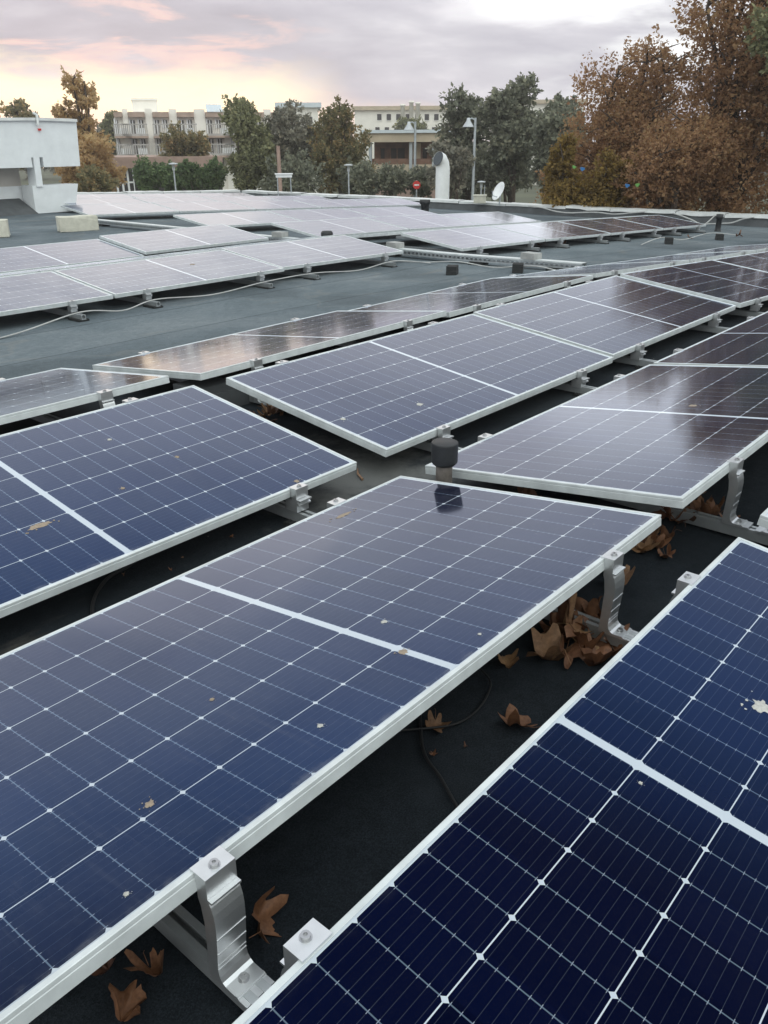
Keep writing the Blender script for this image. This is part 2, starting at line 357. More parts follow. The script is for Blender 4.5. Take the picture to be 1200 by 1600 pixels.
# photovoltaic laminate, drawn in metres from the UV map (u along the module, v across it)
PL, PW, PT = 2.094, 1.038, .035
PITCH_U, PITCH_V, GAP_C, MARG_V = .0846, .1682, .0105, .0145
def pv_mat():
    m = bpy.data.materials.new('photovoltaic_cells'); m.use_nodes = True; t = NT(m.node_tree); b = t.n['Principled BSDF']
    uvn = t.new('ShaderNodeTexCoord').outputs['UV']
    s = t.new('ShaderNodeSeparateXYZ'); t.l.new(uvn, s.inputs[0]); u, v = s.outputs[0], s.outputs[1]
    tt = t.math('SUBTRACT', t.math('ABSOLUTE', t.math('SUBTRACT', u, PL/2)), GAP_C)     # from the middle strip outwards
    kf = t.math('DIVIDE', tt, PITCH_U)
    du = t.math('MULTIPLY', t.math('ABSOLUTE', t.math('SUBTRACT', kf, t.math('ROUND', kf))), PITCH_U)
    vv = t.math('SUBTRACT', v, MARG_V); jf = t.math('DIVIDE', vv, PITCH_V)
    dv = t.math('MULTIPLY', t.math('ABSOLUTE', t.math('SUBTRACT', jf, t.math('ROUND', jf))), PITCH_V)
    lt = lambda a, x: t.math('LESS_THAN', a, x)
    mx = lambda a, b_: t.math('MAXIMUM', a, b_)
    mul = lambda a, b_: t.math('MULTIPLY', a, b_)
    strip = lt(tt, 0.0)
    outside = mx(t.math('GREATER_THAN', tt, 12*PITCH_U-.0005), mx(lt(vv, .0005), t.math('GREATER_THAN', vv, 6*PITCH_V-.0008)))
    string = lt(dv, .0011)
    node = lt(t.math('ADD', t.math('DIVIDE', du, .0062), t.math('DIVIDE', dv, .0075)), 1.0)
    halfgap = lt(du, .0011)
    # nine busbars per cell
    bf = t.math('MULTIPLY', t.math('ABSOLUTE', t.math('SUBTRACT', t.math('FRACT', mul(jf, 9.0)), .5)), PITCH_V/9)
    bus = lt(bf, .00035)
    tick = mul(lt(bf, .00055), lt(du, .0042))
    inner = t.math('SUBTRACT', 1.0, mx(strip, outside))
    # one tint per half cell
    cid = t.new('ShaderNodeCombineXYZ')
    t.put(cid.inputs[0], t.math('FLOOR', t.math('DIVIDE', t.math('SUBTRACT', u, PL/2), PITCH_U))); t.put(cid.inputs[1], t.math('FLOOR', jf))
    oi = t.new('ShaderNodeObjectInfo').outputs['Random']; t.put(cid.inputs[2], mul(oi, 57.0))
    wn = t.new('ShaderNodeTexWhiteNoise', noise_dimensions='3D'); t.l.new(cid.outputs[0], wn.inputs['Vector'])
    cell = t.mix(wn.outputs['Value'], c4(.0008, .0018, .011), c4(.0013, .0030, .018))
    white = mx(mx(strip, outside), mx(string, node))
    col = t.mix(mul(bus, inner), cell, c4(.030, .036, .055))
    col = t.mix(mul(halfgap, inner), col, c4(.085, .115, .155))
    col = t.mix(mul(tick, inner), col, c4(.20, .225, .27))
    col = t.mix(white, col, c4(.44, .48, .53))
    # dust film and water marks
    seed = t.new('ShaderNodeCombineXYZ'); t.put(seed.inputs[0], mul(oi, 31.0)); t.put(seed.inputs[1], mul(oi, 17.0))
    pu = t.vmath('ADD', uvn, seed.outputs[0])
    d1 = t.noise(pu, 2.4, 6, .62, .6); d2 = t.noise(pu, 42., 4, .65); d3 = t.noise(pu, 230., 2, .6)
    film = t.math('ADD', mul(t.rng(d1, .3, .75), .030), mul(t.rng(d2, .42, .8), .022))
    film = t.math('ADD', film, mul(t.rng(d3, .68, .78), .05))
    # grime gathered along the frame
    eu = t.math('MINIMUM', u, t.math('SUBTRACT', PL, u)); ev = t.math('MINIMUM', v, t.math('SUBTRACT', PW, v))
    edge = t.math('MINIMUM', eu, ev); d4 = t.noise(pu, 11., 5, .65)
    film = t.math('ADD', film, mul(mul(t.rng(t.math('SUBTRACT', edge, mul(d4, .045)), .012, -.012), t.rng(d4, .42, .62)), .16))
    # faint dried runs of rain across the slope
    mpv = t.new('ShaderNodeMapping'); t.l.new(pu, mpv.inputs[0]); mpv.inputs['Scale'].default_value = (38, 2.2, 1)
    film = t.math('ADD', film, mul(t.rng(t.noise(mpv.outputs[0], 1., 4, .6), .56, .75), .03))
    vo = t.new('ShaderNodeTexVoronoi'); t.l.new(pu, vo.inputs['Vector']); vo.inputs['Scale'].default_value = 9.
    spot = mul(t.rng(vo.outputs['Distance'], .055, .02), t.rng(t.noise(pu, 3.1, 2), .56, .62))
    film = t.math('ADD', film, mul(spot, .25))
    dustk = t.new('ShaderNodeSeparateColor'); t.l.new(t.new('ShaderNodeObjectInfo').outputs['Color'], dustk.inputs[0])   # how dusty this module is
    film = t.math('MULTIPLY', film, dustk.outputs[0], clamp=True)
    col = t.mix(film, col, c4(.36, .345, .325))
    t.put(b.inputs['Base Color'], col); b.inputs['Roughness'].default_value = .6
    b.inputs['Specular IOR Level'].default_value = 0.0
    b.inputs['Sheen Weight'].default_value = .06; b.inputs['Sheen Roughness'].default_value = .3
    # anti-reflective cover glass: very low reflectance face on, rising steeply towards grazing
    bp = t.new('ShaderNodeBump'); bp.inputs['Strength'].default_value = .03; bp.inputs['Distance'].default_value = .01
    t.put(bp.inputs['Height'], t.noise(pu, 3.0, 2))
    gl = t.new('ShaderNodeBsdfGlossy'); t.put(gl.inputs['Roughness'], t.math('ADD', .035, mul(d1, .11))); t.l.new(bp.outputs[0], gl.inputs['Normal'])
    geo = t.new('ShaderNodeNewGeometry'); dt = t.new('ShaderNodeVectorMath', operation='DOT_PRODUCT')
    t.l.new(geo.outputs['Incoming'], dt.inputs[0]); t.l.new(geo.outputs['Normal'], dt.inputs[1])
    cosv = t.math('ABSOLUTE', dt.outputs['Value'])
    fr = t.math('POWER', t.math('SUBTRACT', 1.0, cosv, clamp=True), 4.3)
    blue = mul(t.rng(cosv, .76, .53), t.math('SUBTRACT', 1.0, mul(white, .8)))      # bluish residual colour of the coating at oblique angles
    fc = t.new('ShaderNodeCombineXYZ'); t.put(fc.inputs[0], fr); t.put(fc.inputs[1], t.math('ADD', fr, mul(blue, .019))); t.put(fc.inputs[2], t.math('ADD', fr, mul(blue, .068)))
    t.l.new(fc.outputs[0], gl.inputs['Color'])
    ms = t.new('ShaderNodeAddShader'); t.l.new(b.outputs[0], ms.inputs[0]); t.l.new(gl.outputs[0], ms.inputs[1])
    t.l.new(ms.outputs[0], t.n['Material Output'].inputs[0])
    return m
M_PV = pv_mat()

# ================================================================== THE ROOF AND THE GROUND
GROUND_Z = -4.7
def ground():
    mb = MB(); a, b = -58, 213
    mb.add([(a, a, 0), (b, a, 0), (b, b, 0), (a, b, 0)], [(0, 1, 2, 3)])
    m = mat('grass_and_soil', (.075, .080, .045), .95, 0, .08, .4, .3, 3)
    return struct(mb.build('ground', m, loc=(0, 0, GROUND_Z)))
ground()
def lane():
    mb = MB(); a = [at(60, 262, 62), at(150, 262, 66), at(135, 292, 40), at(85, 296, 38)]
    mb.add([(p.x, p.y, GROUND_Z+.004) for p in (a[3], a[2], a[1], a[0])], [(0, 1, 2, 3)])
    return struct(mb.build('road', M_ROAD))
lane()

RX0, RX1, RY0, RY1 = -9.0, 20.5, -8.0, 24.3
def roof_surface():
    mb = MB(); nx, ny = 60, 66
    vs = [(RX0+(RX1-RX0)*i/nx, RY0+(RY1-RY0)*j/ny) for j in range(ny+1) for i in range(nx+1)]
    V = [(x, y, roof_h(x, y)+.006*mnoise.noise(Vector((x*.7, y*.7, 0)))) for x, y in vs]
    fs = [(j*(nx+1)+i, j*(nx+1)+i+1, (j+1)*(nx+1)+i+1, (j+1)*(nx+1)+i) for j in range(ny) for i in range(nx)]
    mb.add(V, fs, True)
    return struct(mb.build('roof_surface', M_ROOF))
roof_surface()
def building_body():
    mb = MB()
    mb.box(RX0-.02, RX1+.30, RY0-.02, RY1+.30, GROUND_Z, -1.05)
    o = mb.build('building_wall', M_HOTELWHITE)
    return tag(o, 'pale rendered walls below the felt roof with the panels', 'building')
building_body()

def parapet():
    """upstand with sheet-metal capping along the far (x) and back (y) edges; each edge is a thing"""
    def run(pts, nrm, label):
        root = empty('parapet', (pts[0].x, pts[0].y, pts[0].z)); o = root.location
        tag(root, label, 'parapet')
        up = MB(); n = len(pts)
        for i in range(n-1):
            a, b = pts[i]-o, pts[i+1]-o
            vs = []
            for p, q in ((a, pts[i]), (b, pts[i+1])):
                zr = roof_h(q.x, q.y)-o.z-.05
                vs += [p-nrm*.10+Vector((0, 0, zr-p.z)), p+Vector((0, 0, -.012)), p+nrm*.28+Vector((0, 0, -.012)), p+nrm*.28+Vector((0, 0, -1.0))]
            up.add(vs, [(0, 4, 5, 1), (1, 5, 6, 2), (2, 6, 7, 3)])
        up.build('upstand', M_UPSTAND, root)
        # capping sheets, each a little out of line with its neighbour
        total = sum((pts[i+1]-pts[i]).length for i in range(n-1)); d = 0; k = 0
        def pos(s):
            acc = 0
            for i in range(n-1):
                l = (pts[i+1]-pts[i]).length
                if s <= acc+l or i == n-2: return pts[i].lerp(pts[i+1], (s-acc)/l)-o
                acc += l
        while d < total-.2:
            L_ = min(random.uniform(1.15, 2.0), total-d)
            j0, j1 = random.uniform(-.012, .014), random.uniform(-.012, .014)
            a, b = pos(d+.006)+Vector((0, 0, j0)), pos(d+L_-.006)+Vector((0, 0, j1))
            mbx = MB(); mid = 6; ring = []
            sk = random.uniform(-.01, .012)
            for q in range(mid+1):
                p = a.lerp(b, q/mid)+Vector((0, 0, random.uniform(-.006, .006)))
                dr = random.uniform(-.012, .012)
                ring.append([p-nrm*(.045+sk)+Vector((0, 0, -.055+dr)), p-nrm*.04+Vector((0, 0, .010)), p+nrm*.30+Vector((0, 0, .022)), p+nrm*.32+Vector((0, 0, -.06))])
            vs = [v for r_ in ring for v in r_]
            fs = [(q*4+c, (q+1)*4+c, (q+1)*4+c+1, q*4+c+1) for q in range(mid) for c in range(3)]
            mbx.add(vs, fs); mbx.build('capping_sheet', M_CAPMETAL, root); d += L_; k += 1
        return root
    zc = -.28
    far = [Vector((20.5, y, zc)) for y in (-8, -2, 4, 10, 17, 24.3)]
    run(far, Vector((1, 0, 0)), 'roof edge upstand with dented metal capping in front of the rust-coloured trees')
    bk = [Vector((x, 24.3, zc+(20.5-x)*.0295)) for x in (20.5, 17, 13.5, 10, 5, -9)]
    run(bk, Vector((0, 1, 0)), 'back roof edge upstand with bent metal capping below the hotel')
parapet()

# ================================================================== SOLAR PANELS
def frame_mesh():
    prof = [(.024, -.0335), (.024, -.035), (0, -.035), (0, -.0115), (.0014, -.0105), (.0014, -.0085), (0, -.0075), (0, -.0012), (.0012, 0), (.0105, 0), (.011, -.0006), (.011, -.004)]
    mb = MB(); vs = []
    for d, z in prof:
        vs += [(d, d, z), (PL-d, d, z), (PL-d, PW-d, z), (d, PW-d, z)]
    fs = []
    for i in range(len(prof)-1):
        for k in range(4):
            a = i*4+k; b_ = i*4+(k+1) % 4; fs.append((a, b_, b_+4, a+4))
    mb.add(vs, fs); return mb.mesh('frame', M_FRAME)
def glass_mesh():
    mb = MB(); d = .0105; z = -.0022
    mb.add([(d, d, z), (PL-d, d, z), (PL-d, PW-d, z), (d, PW-d, z)], [(0, 1, 2, 3)])
    mb.uv[0] = [(d, d), (PL-d, d), (PL-d, PW-d), (d, PW-d)]
    zb = -.0075
    mb.add([(d, d, zb), (PL-d, d, zb), (PL-d, PW-d, zb), (d, PW-d, zb)], [(3, 2, 1, 0)], mi=1)
    return mb.mesh('glass', [M_PV, M_BACK])
M_BACK = mat('white_backsheet', (.55, .56, .57), .6)
ME_FRAME, ME_GLASS = frame_mesh(), glass_mesh()
PANELS = {}; DUST = {'P0': .10, 'P1': .9, 'P2': .8, 'A': 6.0, 'Ab2': 3., 'Ab3': 2.4, 'B': 1.8, 'D': 2.6, 'E': 3.2, 'Q': 1.1, 'C': .8, 'C1': .7}
def panel(key, label, x, y, zl, tilt_sign, tilt=7.45, slope=0., yaw=0., group='solar panels on the flat roof'):
    """near-left bottom reference; tilt_sign +1: far edge high (leans towards us), -1: near edge high. zl: top of the low edge at x"""
    root = empty('solar_panel')
    t = R(tilt)*tilt_sign
    z = zl + (PW*math.sin(R(tilt)) if tilt_sign < 0 else 0)
    root.rotation_euler = Matrix.Rotation(R(yaw), 3, 'Z').to_4x4().to_euler()
    m = Matrix.Rotation(R(yaw), 4, 'Z') @ Matrix.Rotation(-R(slope), 4, 'Y') @ Matrix.Rotation(t, 4, 'X')
    root.matrix_world = Matrix.Translation((x, y, z)) @ m
    tag(root, label, 'solar panel', group)
    link('frame', ME_FRAME, root); g = link('glass', ME_GLASS, root); dk = DUST.get(key, DUST.get(key[0], 1.)); g.color = (dk, dk, dk, 1)
    PANELS[key] = root
    return root
def on_panel(key, lx, ly, lz=0.):
    return PANELS[key].matrix_world @ Vector((lx, ly, lz))

# --- nearest block, left of the black vent pipe (columns end at x = 2.27)
panel('P0', 'darkest navy solar panel at the bottom right, nearest, with a grey bird dropping', .171, -.425, .150, 1, 7.2)
panel('P1', 'large solar panel across the middle reflecting the black vent pipe at its far edge', .183, .840, .141, -1, 7.5)
panel('P2', 'blue solar panel at the left edge, directly behind the large middle panel', .172, 2.087, .147, 1, 7.45)
panel('B0', 'brown-looking solar panel at the far left edge with an orange reflection at its corner', .196, 3.345, .154, -1, 7.1)
# --- the block right of the vent pipe (columns start at x = 2.47)
panel('Q0', 'solar panel of which only a white frame corner shows at the right edge', 2.45, -.425, .150, 1)
panel('Q1', 'grey-sheened solar panel right of the black vent pipe, raised on a curved foot', 2.418, .832, .143, -1, 7.9)
panel('Q2', 'solar panel cut by the right edge behind the grey-sheened one, reflecting trees', 4.566, .832, .141, -1, 7.6)
panel('Q3', 'third solar panel in the right edge row, mostly outside the view', 6.70, .832, .137, -1, 7.6, -1.0)
panel('C1', 'blue solar panel in the centre with its low corner just behind the vent pipe', 2.477, 2.110, .134, 1, 7.45)
panel('C2', 'solar panel right of centre, half bright sky reflection and half dark', 4.613, 2.131, .137, 1, 7.4)
panel('C3', 'dark solar panel reflecting pale gaps between trees, at the right edge', 6.735, 2.105, .150, 1, 7.4, -2.6)
panel('C4', 'very dark sliver of solar panel at the right edge behind the pale-streaked one', 8.865, 2.105, .050, 1, 7.4, -2.6)
panel('C5', 'last solar panel down the slope in the dark right row, mostly outside the view', 10.99, 2.105, -.045, 1, 7.4, -2.2)
panel('B1', 'copper-brown solar panel with its pointed left end towards the bare roof', 2.495, 3.369, .125, -1, 6.7, .35)
panel('B2', 'brown solar panel second in the thin tilted row beside the bare roof strip', 4.640, 3.380, .118, -1, 6.7, .35)
panel('B3', 'brown solar panel third in the thin row, sloping down to the right', 6.775, 3.372, .128, -1, 7.3, -2.6)
panel('B4', 'brown solar panel fourth in the thin row, a narrow sliver near the right edge', 8.905, 3.372, .030, -1, 7.3, -2.6)
panel('B5', 'last brown sliver of solar panel in the thin row, cut by the right edge', 11.03, 3.372, -.065, -1, 7.3, -2.2)
# --- left block beyond the bare strip
panel('A1', 'pale solar panel at the right end of the front row beyond the bare strip', 6.33, 6.88, .062, 1, 7.0, -.56)
panel('A2', 'pale solar panel with a spot of dirt, middle of the row beyond the bare strip', 4.19, 6.80, .059, 1, 6.6, .15)
panel('A3', 'pale solar panel cut by the left edge in the row beyond the bare strip', 2.06, 6.78, .061, 1, 6.7)
panel('Ab1', 'raised pale solar panel right of the half dark one, second left row', 6.29, 9.37, .045, 1, 7.4)
panel('Ab2', 'half dark half pale solar panel before the white roof structure, second left row', 4.16, 9.36, .008, 1, 7.4)
panel('Ab3', 'dark solar panel cut by the left edge in the second left row', 2.03, 9.35, .008, 1, 7.4)
panel('Ah1', 'grazing strip of solar panel leaning away behind the last pale front panel', 6.30, 8.06, .035, -1, 7.0)
panel('Ah2', 'grazing strip of solar panel leaning away behind the dirt-spotted pale panel', 4.17, 8.05, .035, -1, 7.0)
panel('Ah3', 'grazing strip of solar panel leaning away, cut by the left edge', 2.04, 8.04, .035, -1, 7.0)
# --- far block down the slope, columns from x = 9.05
def far_row(key, y, sign, x0, n, labels, dz=0., tilt=7.4):
    for k in range(n):
        x = x0+2.125*k
        ylo = y if sign > 0 else y+1.03
        z0 = roof_h(x, max(y, 7))+.143+dz; z1 = roof_h(x+PL, max(y, 7))+.143+dz
        if x < 10: z0 += 0.0
        panel(f'{key}{k}', labels[k], x, y, z0, sign, tilt, math.degrees(math.atan2(z1-z0, PL)))
far_row('D1', 6.42, 1, 9.06, 4, ['bright pointed solar panel at the left of the nearest far row, behind the tray',
    'solar panel second in the nearest far row, where the sky reflection ends',
    'dark solar panel third in the nearest far row, with streaky tree reflections',
    'dark solar panel ending the nearest far row at right, by a thin black pipe'])
far_row('D2', 7.68, -1, 9.06, 4, ['pale solar panel first in the second far row, left of the centre',
    'pale solar panel second in the second far row, behind the bright pointed one',
    'half pale solar panel third in the second far row, before the tree reflection',
    'dark reflecting solar panel last in the second far row, before the metal-capped edge'], tilt=6.6)
far_row('D3', 8.95, 1, 9.0, 3, ['solar panel at the left end of the third far row, beside a dark opening',
    'pale solar panel in the middle of the third far row below the white elbow duct',
    'pale solar panel ending the third far row at right, below the elbow duct'], .0)
far_row('D5', 11.44, 1, 9.0, 3, ['pale solar panel with its left corner above the red scrap, fourth far row',
    'pale solar panel in the middle of the fourth far row, below the table-like stand',
    'pale solar panel at the right end of the fourth far row'], .0)
far_row('E1', 15.2, 1, 9.05, 5, ['whitish solar panel first in the long far row, right of the white wall',
    'whitish solar panel second from left in the long far row before the back edge',
    'whitish solar panel third from left in the long far row before the back edge',
    'whitish solar panel fourth from left in the long far row before the back edge',
    'whitish solar panel at the right end of the long far row before the back edge'])
far_row('E2', 17.7, 1, 10.25, 4, ['farthest but one solar panel beside the white wall, a thin pale strip',
    'thin pale strip of solar panel second from left, one row before the last',
    'thin pale strip of solar panel third from left, one row before the last',
    'thin pale strip of solar panel at the right, one row before the last'])
far_row('E3', 20.1, 1, 11.6, 3, ['thinnest pale solar panel of the last row, next to the white wall',
    'thinnest pale solar panel in the middle of the last row below the back edge',
    'thinnest pale solar panel at the right of the last row below the back edge'])

# bird droppings and dried leaf bits: parts of their panels
def splat(key, u, v, r, m, name='bird_dropping', sx=1.0, n=26, rz=0.):
    """u,v measured from the far right corner of the panel"""
    mb = MB(); lx, ly = PL-u, PW-v; z = -.0022
    rr = [r*(.62+.5*random.random()) for _ in range(n)]
    top = [(lx+math.cos(2*math.pi*k/n)*rr[k]*.75*sx, ly+math.sin(2*math.pi*k/n)*rr[k]*.75/sx, z+.0022) for k in range(n)]
    bot = [(lx+math.cos(2*math.pi*k/n)*rr[k]*sx, ly+math.sin(2*math.pi*k/n)*rr[k]/sx, z+.0003) for k in range(n)]
    mb.add(bot+top, [(k, (k+1) % n, n+(k+1) % n, n+k) for k in range(n)]+[tuple(range(n, 2*n))], True)
    for _ in range(7):
        a = random.uniform(0, 6.3); d = r*random.uniform(1.0, 2.1); q = r*random.uniform(.06, .16); cx, cy = lx+math.cos(a)*d*sx, ly+math.sin(a)*d/sx
        mb.add([(cx+q*math.cos(k), cy+q*math.sin(k), z+.0009) for k in (0, 1.05, 2.1, 3.14, 4.2, 5.2)], [(0, 1, 2, 3, 4, 5)])
    mb.build(name, m, PANELS[key])
for a in [('P0', .698, .298, .022, M_DROP), ('P0', 1.086, .206, .004, M_DROP), ('P1', 1.704, .831, .010, M_MUD), ('P1', 1.053, .881, .013, M_MUD),
          ('P1', 1.366, .924, .007, M_DROP), ('P1', 1.423, .65, .006, M_MUD), ('P1', 1.849, 1.004-.02, .005, M_DROP), ('P1', .961, .744, .009, M_DROP), ('P1', .897, .985, .005, M_DROP),
          ('P2', .631, .28, .009, M_DROP), ('P2', .52, .567, .009, M_MUD), ('P2', .822, .655, .009, M_MUD), ('P2', .301, 1.005, .012, M_MUD), ('C1', 1.567, .798, .017, M_DROP), ('C1', 2.0, .698, .014, M_DROP), ('Q1', .9, .6, .02, M_MUD)]:
    splat(*a)
splat('P1', .433, .10, .022, M_MUD, 'dried_mud', 1.9); splat('P2', 1.166, .706, .026, M_MUD, 'dried_mud', 1.6)
splat('A2', .75, .42, .03, M_MUD, 'dried_mud', 1.3)

# ================================================================== MOUNTING: rails, curved feet, low clamps
def rail_mesh(L_):
    mb = MB()
    for x0, x1, z0, z1 in ((-.021, .021, 0, .008), (-.021, -.015, .008, .040), (.015, .021, .008, .040), (-.015, -.006, .034, .040), (.006, .015, .034, .040)):
        mb.box(x0, x1, 0, L_, z0, z1)
    return mb.mesh('rail', M_RAIL)
def pad_mesh():
    mb = MB(); mb.box(-.05, .05, -.09, .09, 0, .012)
    for k in range(-4, 5): mb.box(-.05, .05, k*.019-.006, k*.019+.006, .012, .016)
    return mb.mesh('rubber_pad', M_RUBBER)
ME_PAD = pad_mesh(); _rm = {}
def rail(x, y0, y1, label, z=None, pads=None):
    L_ = y1-y0; key = round(L_, 3)
    if key not in _rm: _rm[key] = rail_mesh(L_)
    za, zb = roof_h(x, y0), roof_h(x, y1)
    root = empty('mounting_rail', (x, y0, za)); tag(root, label, 'rail', 'aluminium rails under the panels')
    root.rotation_euler = (math.atan2(zb-za, L_), 0, 0)
    link('channel', _rm[key], root, (0, 0, .014))
    for p in pads or (.12, L_/2, L_-.12): link('rubber_pad', ME_PAD, root, (0, p, 0))
    return root
def clamp_geo(mb, ztop):
    """end clamp, local o = +y is outward from the frame face at y=0"""
    mb.prism([(-.009, ztop+.0005), (.030, ztop+.0005), (.030, ztop-.036), (.026, ztop-.036), (.026, ztop-.004), (.004, ztop-.004), (.004, ztop-.036), (.0015, ztop-.036), (.0015, ztop+.0002), (-.009, ztop+.0002), (-.009, ztop+.005), (.031, ztop+.005), (.031, ztop+.0005)][:0] or
             [(-.009, ztop+.0006), (.0015, ztop+.0006), (.0015, ztop-.036), (.030, ztop-.036), (.030, ztop+.005), (-.009, ztop+.005)], -.03, .03)
def bolt_geo(mb, y, z, r=.0075):
    mb.lathe([(r*.45, z+.0065), (r*.45, z+.0025), (0.0001, z+.0025)], 0, y, 10, False)
    mb.lathe([(r, z), (r, z+.0065), (r*.45, z+.0065)], 0, y, 14, False)
    mb.lathe([(r*1.35, z), (r*1.35, z+.0012), (r, z+.0012)], 0, y, 14, False)
def foot_meshes():
    zt = .280-.035*(1-math.cos(R(7.5)))
    m1 = MB(); clamp_geo(m1, zt-.001)
    m2 = MB(); bolt_geo(m2, .015, zt+.004)
    m3 = MB()
    outer = [(.004, .2425), (.040, .2425), (.040, .2385), (.031, .2380), (.036, .229), (.0405, .214), (.0425, .196), (.042, .172), (.040, .145), (.0375, .118), (.035, .096), (.0345, .082), (.037, .070), (.043, .0625), (.050, .0588), (.082, .0585), (.082, .0560), (.102, .0560)]
    inner = [(.102, .0505), (.008, .0505), (.009, .075), (.011, .12), (.013, .18), (.009, .215), (.004, .230)]
    m3.prism(outer+inner, -.03, .03)
    # rolled grooves standing 0.6 mm proud across the leg
    for y, z in ((.0413, .160), (.0382, .124), (.0350, .096), (.0346, .086)): m3.box(-.0302, .0302, y-.002, y+.0010, z-.0008, z+.0008)
    m3.box(-.03, .03, .074, .079, .0585, .0600)
    m4 = MB(); bolt_geo(m4, .060, .0585)
    return m1.mesh('clamp', M_ALU), m2.mesh('bolt', M_STEEL), m3.mesh('leg', M_ALU), m4.mesh('bolt', M_STEEL)
def low_meshes():
    zt = .143
    m1 = MB(); clamp_geo(m1, zt)
    m2 = MB(); bolt_geo(m2, .015, zt+.005)
    m3 = MB(); m3.prism([(.004, .106), (.050, .106), (.050, .101), (.036, .101), (.034, .0945), (.044, .088), (.044, .083), (.030, .083), (.030, .0545), (-.03, .0545), (-.03, .100), (.004, .100)], -.03, .03)
    return m1.mesh('clamp', M_ALU), m2.mesh('bolt', M_STEEL), m3.mesh('bracket', M_ALU)
FT, LW = foot_meshes(), low_meshes()
def place_mount(kind, key, x, face, outdir, ztop, label):
    """face: y of the frame's outer face; outdir +1/-1: outward along y; ztop: top of the frame there"""
    nm = 'curved_foot' if kind == 'high' else 'low_clamp_mount'
    z = ztop-(.280 if kind == 'high' else .143)
    root = empty(nm, (x, face, z), 0 if outdir > 0 else math.pi)
    tag(root, label, 'mounting foot' if kind == 'high' else 'panel clamp', 'curved feet under the raised panel edges' if kind == 'high' else 'clamps on the low panel edges')
    if kind == 'high':
        for me, n in zip(FT, ('clamp', 'bolt', 'leg', 'bolt')): link(n, me, root)
    else:
        for me, n in zip(LW, ('clamp', 'bolt', 'bracket')): link(n, me, root)
    return root
def mount(key, lx, edge, label):
    """edge 'near' or 'far'; high or low follows from the tilt"""
    p = on_panel(key, lx, 0 if edge == 'near' else PW)
    zt = PANELS[key].rotation_euler.x if False else None
    a = on_panel(key, lx, 0).z; b = on_panel(key, lx, PW).z
    kind = 'high' if (p.z >= max(a, b)-1e-6) else 'low'
    return place_mount(kind, key, p.x, p.y, -1 if edge == 'near' else 1, p.z, label)
NAMES = {'P0': 'nearest navy panel', 'P1': 'large middle panel', 'P2': 'blue left panel', 'B0': 'brown far left panel', 'Q0': 'cut-off corner panel', 'Q1': 'grey-sheened panel', 'Q2': 'right edge panel',
         'C1': 'blue centre panel', 'C2': 'half bright panel', 'C3': 'dark streaked panel', 'C4': 'very dark sliver panel', 'B1': 'copper-brown panel', 'B2': 'second brown panel', 'B3': 'third brown panel', 'B4': 'fourth brown panel', 'B5': 'last brown panel',
         'A1': 'right pale panel beyond the strip', 'A2': 'middle pale panel beyond the strip', 'A3': 'left pale panel beyond the strip'}
XS = {'P': (.545, 1.930), 'Q1': (2.86, 4.155), 'C1': (2.86, 4.155), 'B1': (2.86, 4.155), 'Q2': (4.955, 6.26), 'C2': (4.955, 6.26), 'B2': (4.955, 6.26), 'Q3': (7.1, 8.4), 'C3': (7.1, 8.4), 'B3': (7.1, 8.4), 'C4': (9.25, 10.5), 'B4': (9.25, 10.5), 'B5': (11.4, 12.6), 'Q0': (2.86, 4.155)}
for key in ('P0', 'P1', 'P2', 'B0', 'Q0', 'Q1', 'Q2', 'C1', 'C2', 'C3', 'C4', 'B1', 'B2', 'B3', 'B4', 'B5'):
    xs = XS['P'] if key in ('P0', 'P1', 'P2', 'B0') else XS[key]
    for i, x in enumerate(xs):
        lx = x-PANELS[key].location.x
        side = ('left', 'right')[i]
        away = key[0] in 'BQ' and key != 'Q0' or key == 'P1'
        hi, lo = ('near', 'far') if away else ('far', 'near')
        mount(key, lx, hi, f'curved aluminium foot holding the high edge of the {NAMES[key]}, {side} one')
        if key in ('P0', 'Q0', 'B4', 'B5'): continue
        mount(key, lx, lo, f'small aluminium clamp on the low edge of the {NAMES[key]}, {side} one')
RAILN = {.545: 'under the left part of the large middle panel', 1.930: 'joining the blue left and large middle panels', 2.86: 'leading from the vent pipe side under the grey-sheened panel', 4.155: 'under the right half of the blue centre panel',
         4.955: 'under the left half of the half bright panel', 6.26: 'under the right half of the half bright panel', 7.1: 'under the left half of the dark streaked panel', 8.4: 'under the right half of the dark streaked panel', 9.25: 'under the very dark sliver panel', 10.5: 'farthest right under the very dark sliver panel'}
for x, t_ in RAILN.items(): rail(x, -.5, 4.55, 'grooved aluminium rail '+t_)

# the row beyond the bare strip: rails stick out in front on dark feet
for x, t_ in ((2.45, 'cut off by the left edge'), (3.74, 'leftmost fully seen of the pale row'), (4.52, 'left of the dirt spot'), (5.93, 'right of the dirt spot'), (6.70, 'under the last pale panel'), (8.05, 'at the free right end of the pale row')):
    key = 'A3' if x < 4.1 else ('A2' if x < 6.25 else 'A1')
    lx = x-PANELS[key].location.x
    p = on_panel(key, lx, 0)
    place_mount('low', key, p.x, p.y, -1, p.z, 'clamp on the pale front row edge, '+t_)
    rl = rail(x, p.y-.17, 9.2, 'short protruding rail on a dark pad, '+t_, pads=(.09, 1.2, 2.2))
for k, x in enumerate((9.45, 10.75, 11.6, 12.9, 13.7, 15.0, 15.9, 17.1)):
    key = f'D1{min(3, int((x-9.06)/2.125))}'
    lx = x-PANELS[key].location.x; p = on_panel(key, lx, 0)
    o_ = ('first', 'second', 'third', 'fourth', 'fifth', 'sixth', 'seventh', 'eighth')[k]
    place_mount('low', key, p.x, p.y, -1, p.z, f'tiny clamp on the nearest far row edge, {o_} from the left')
    rail(x, p.y-.14, p.y+2.5, f'rail end poking out under the nearest far row, {o_} from the left', pads=(.08, 1.2))

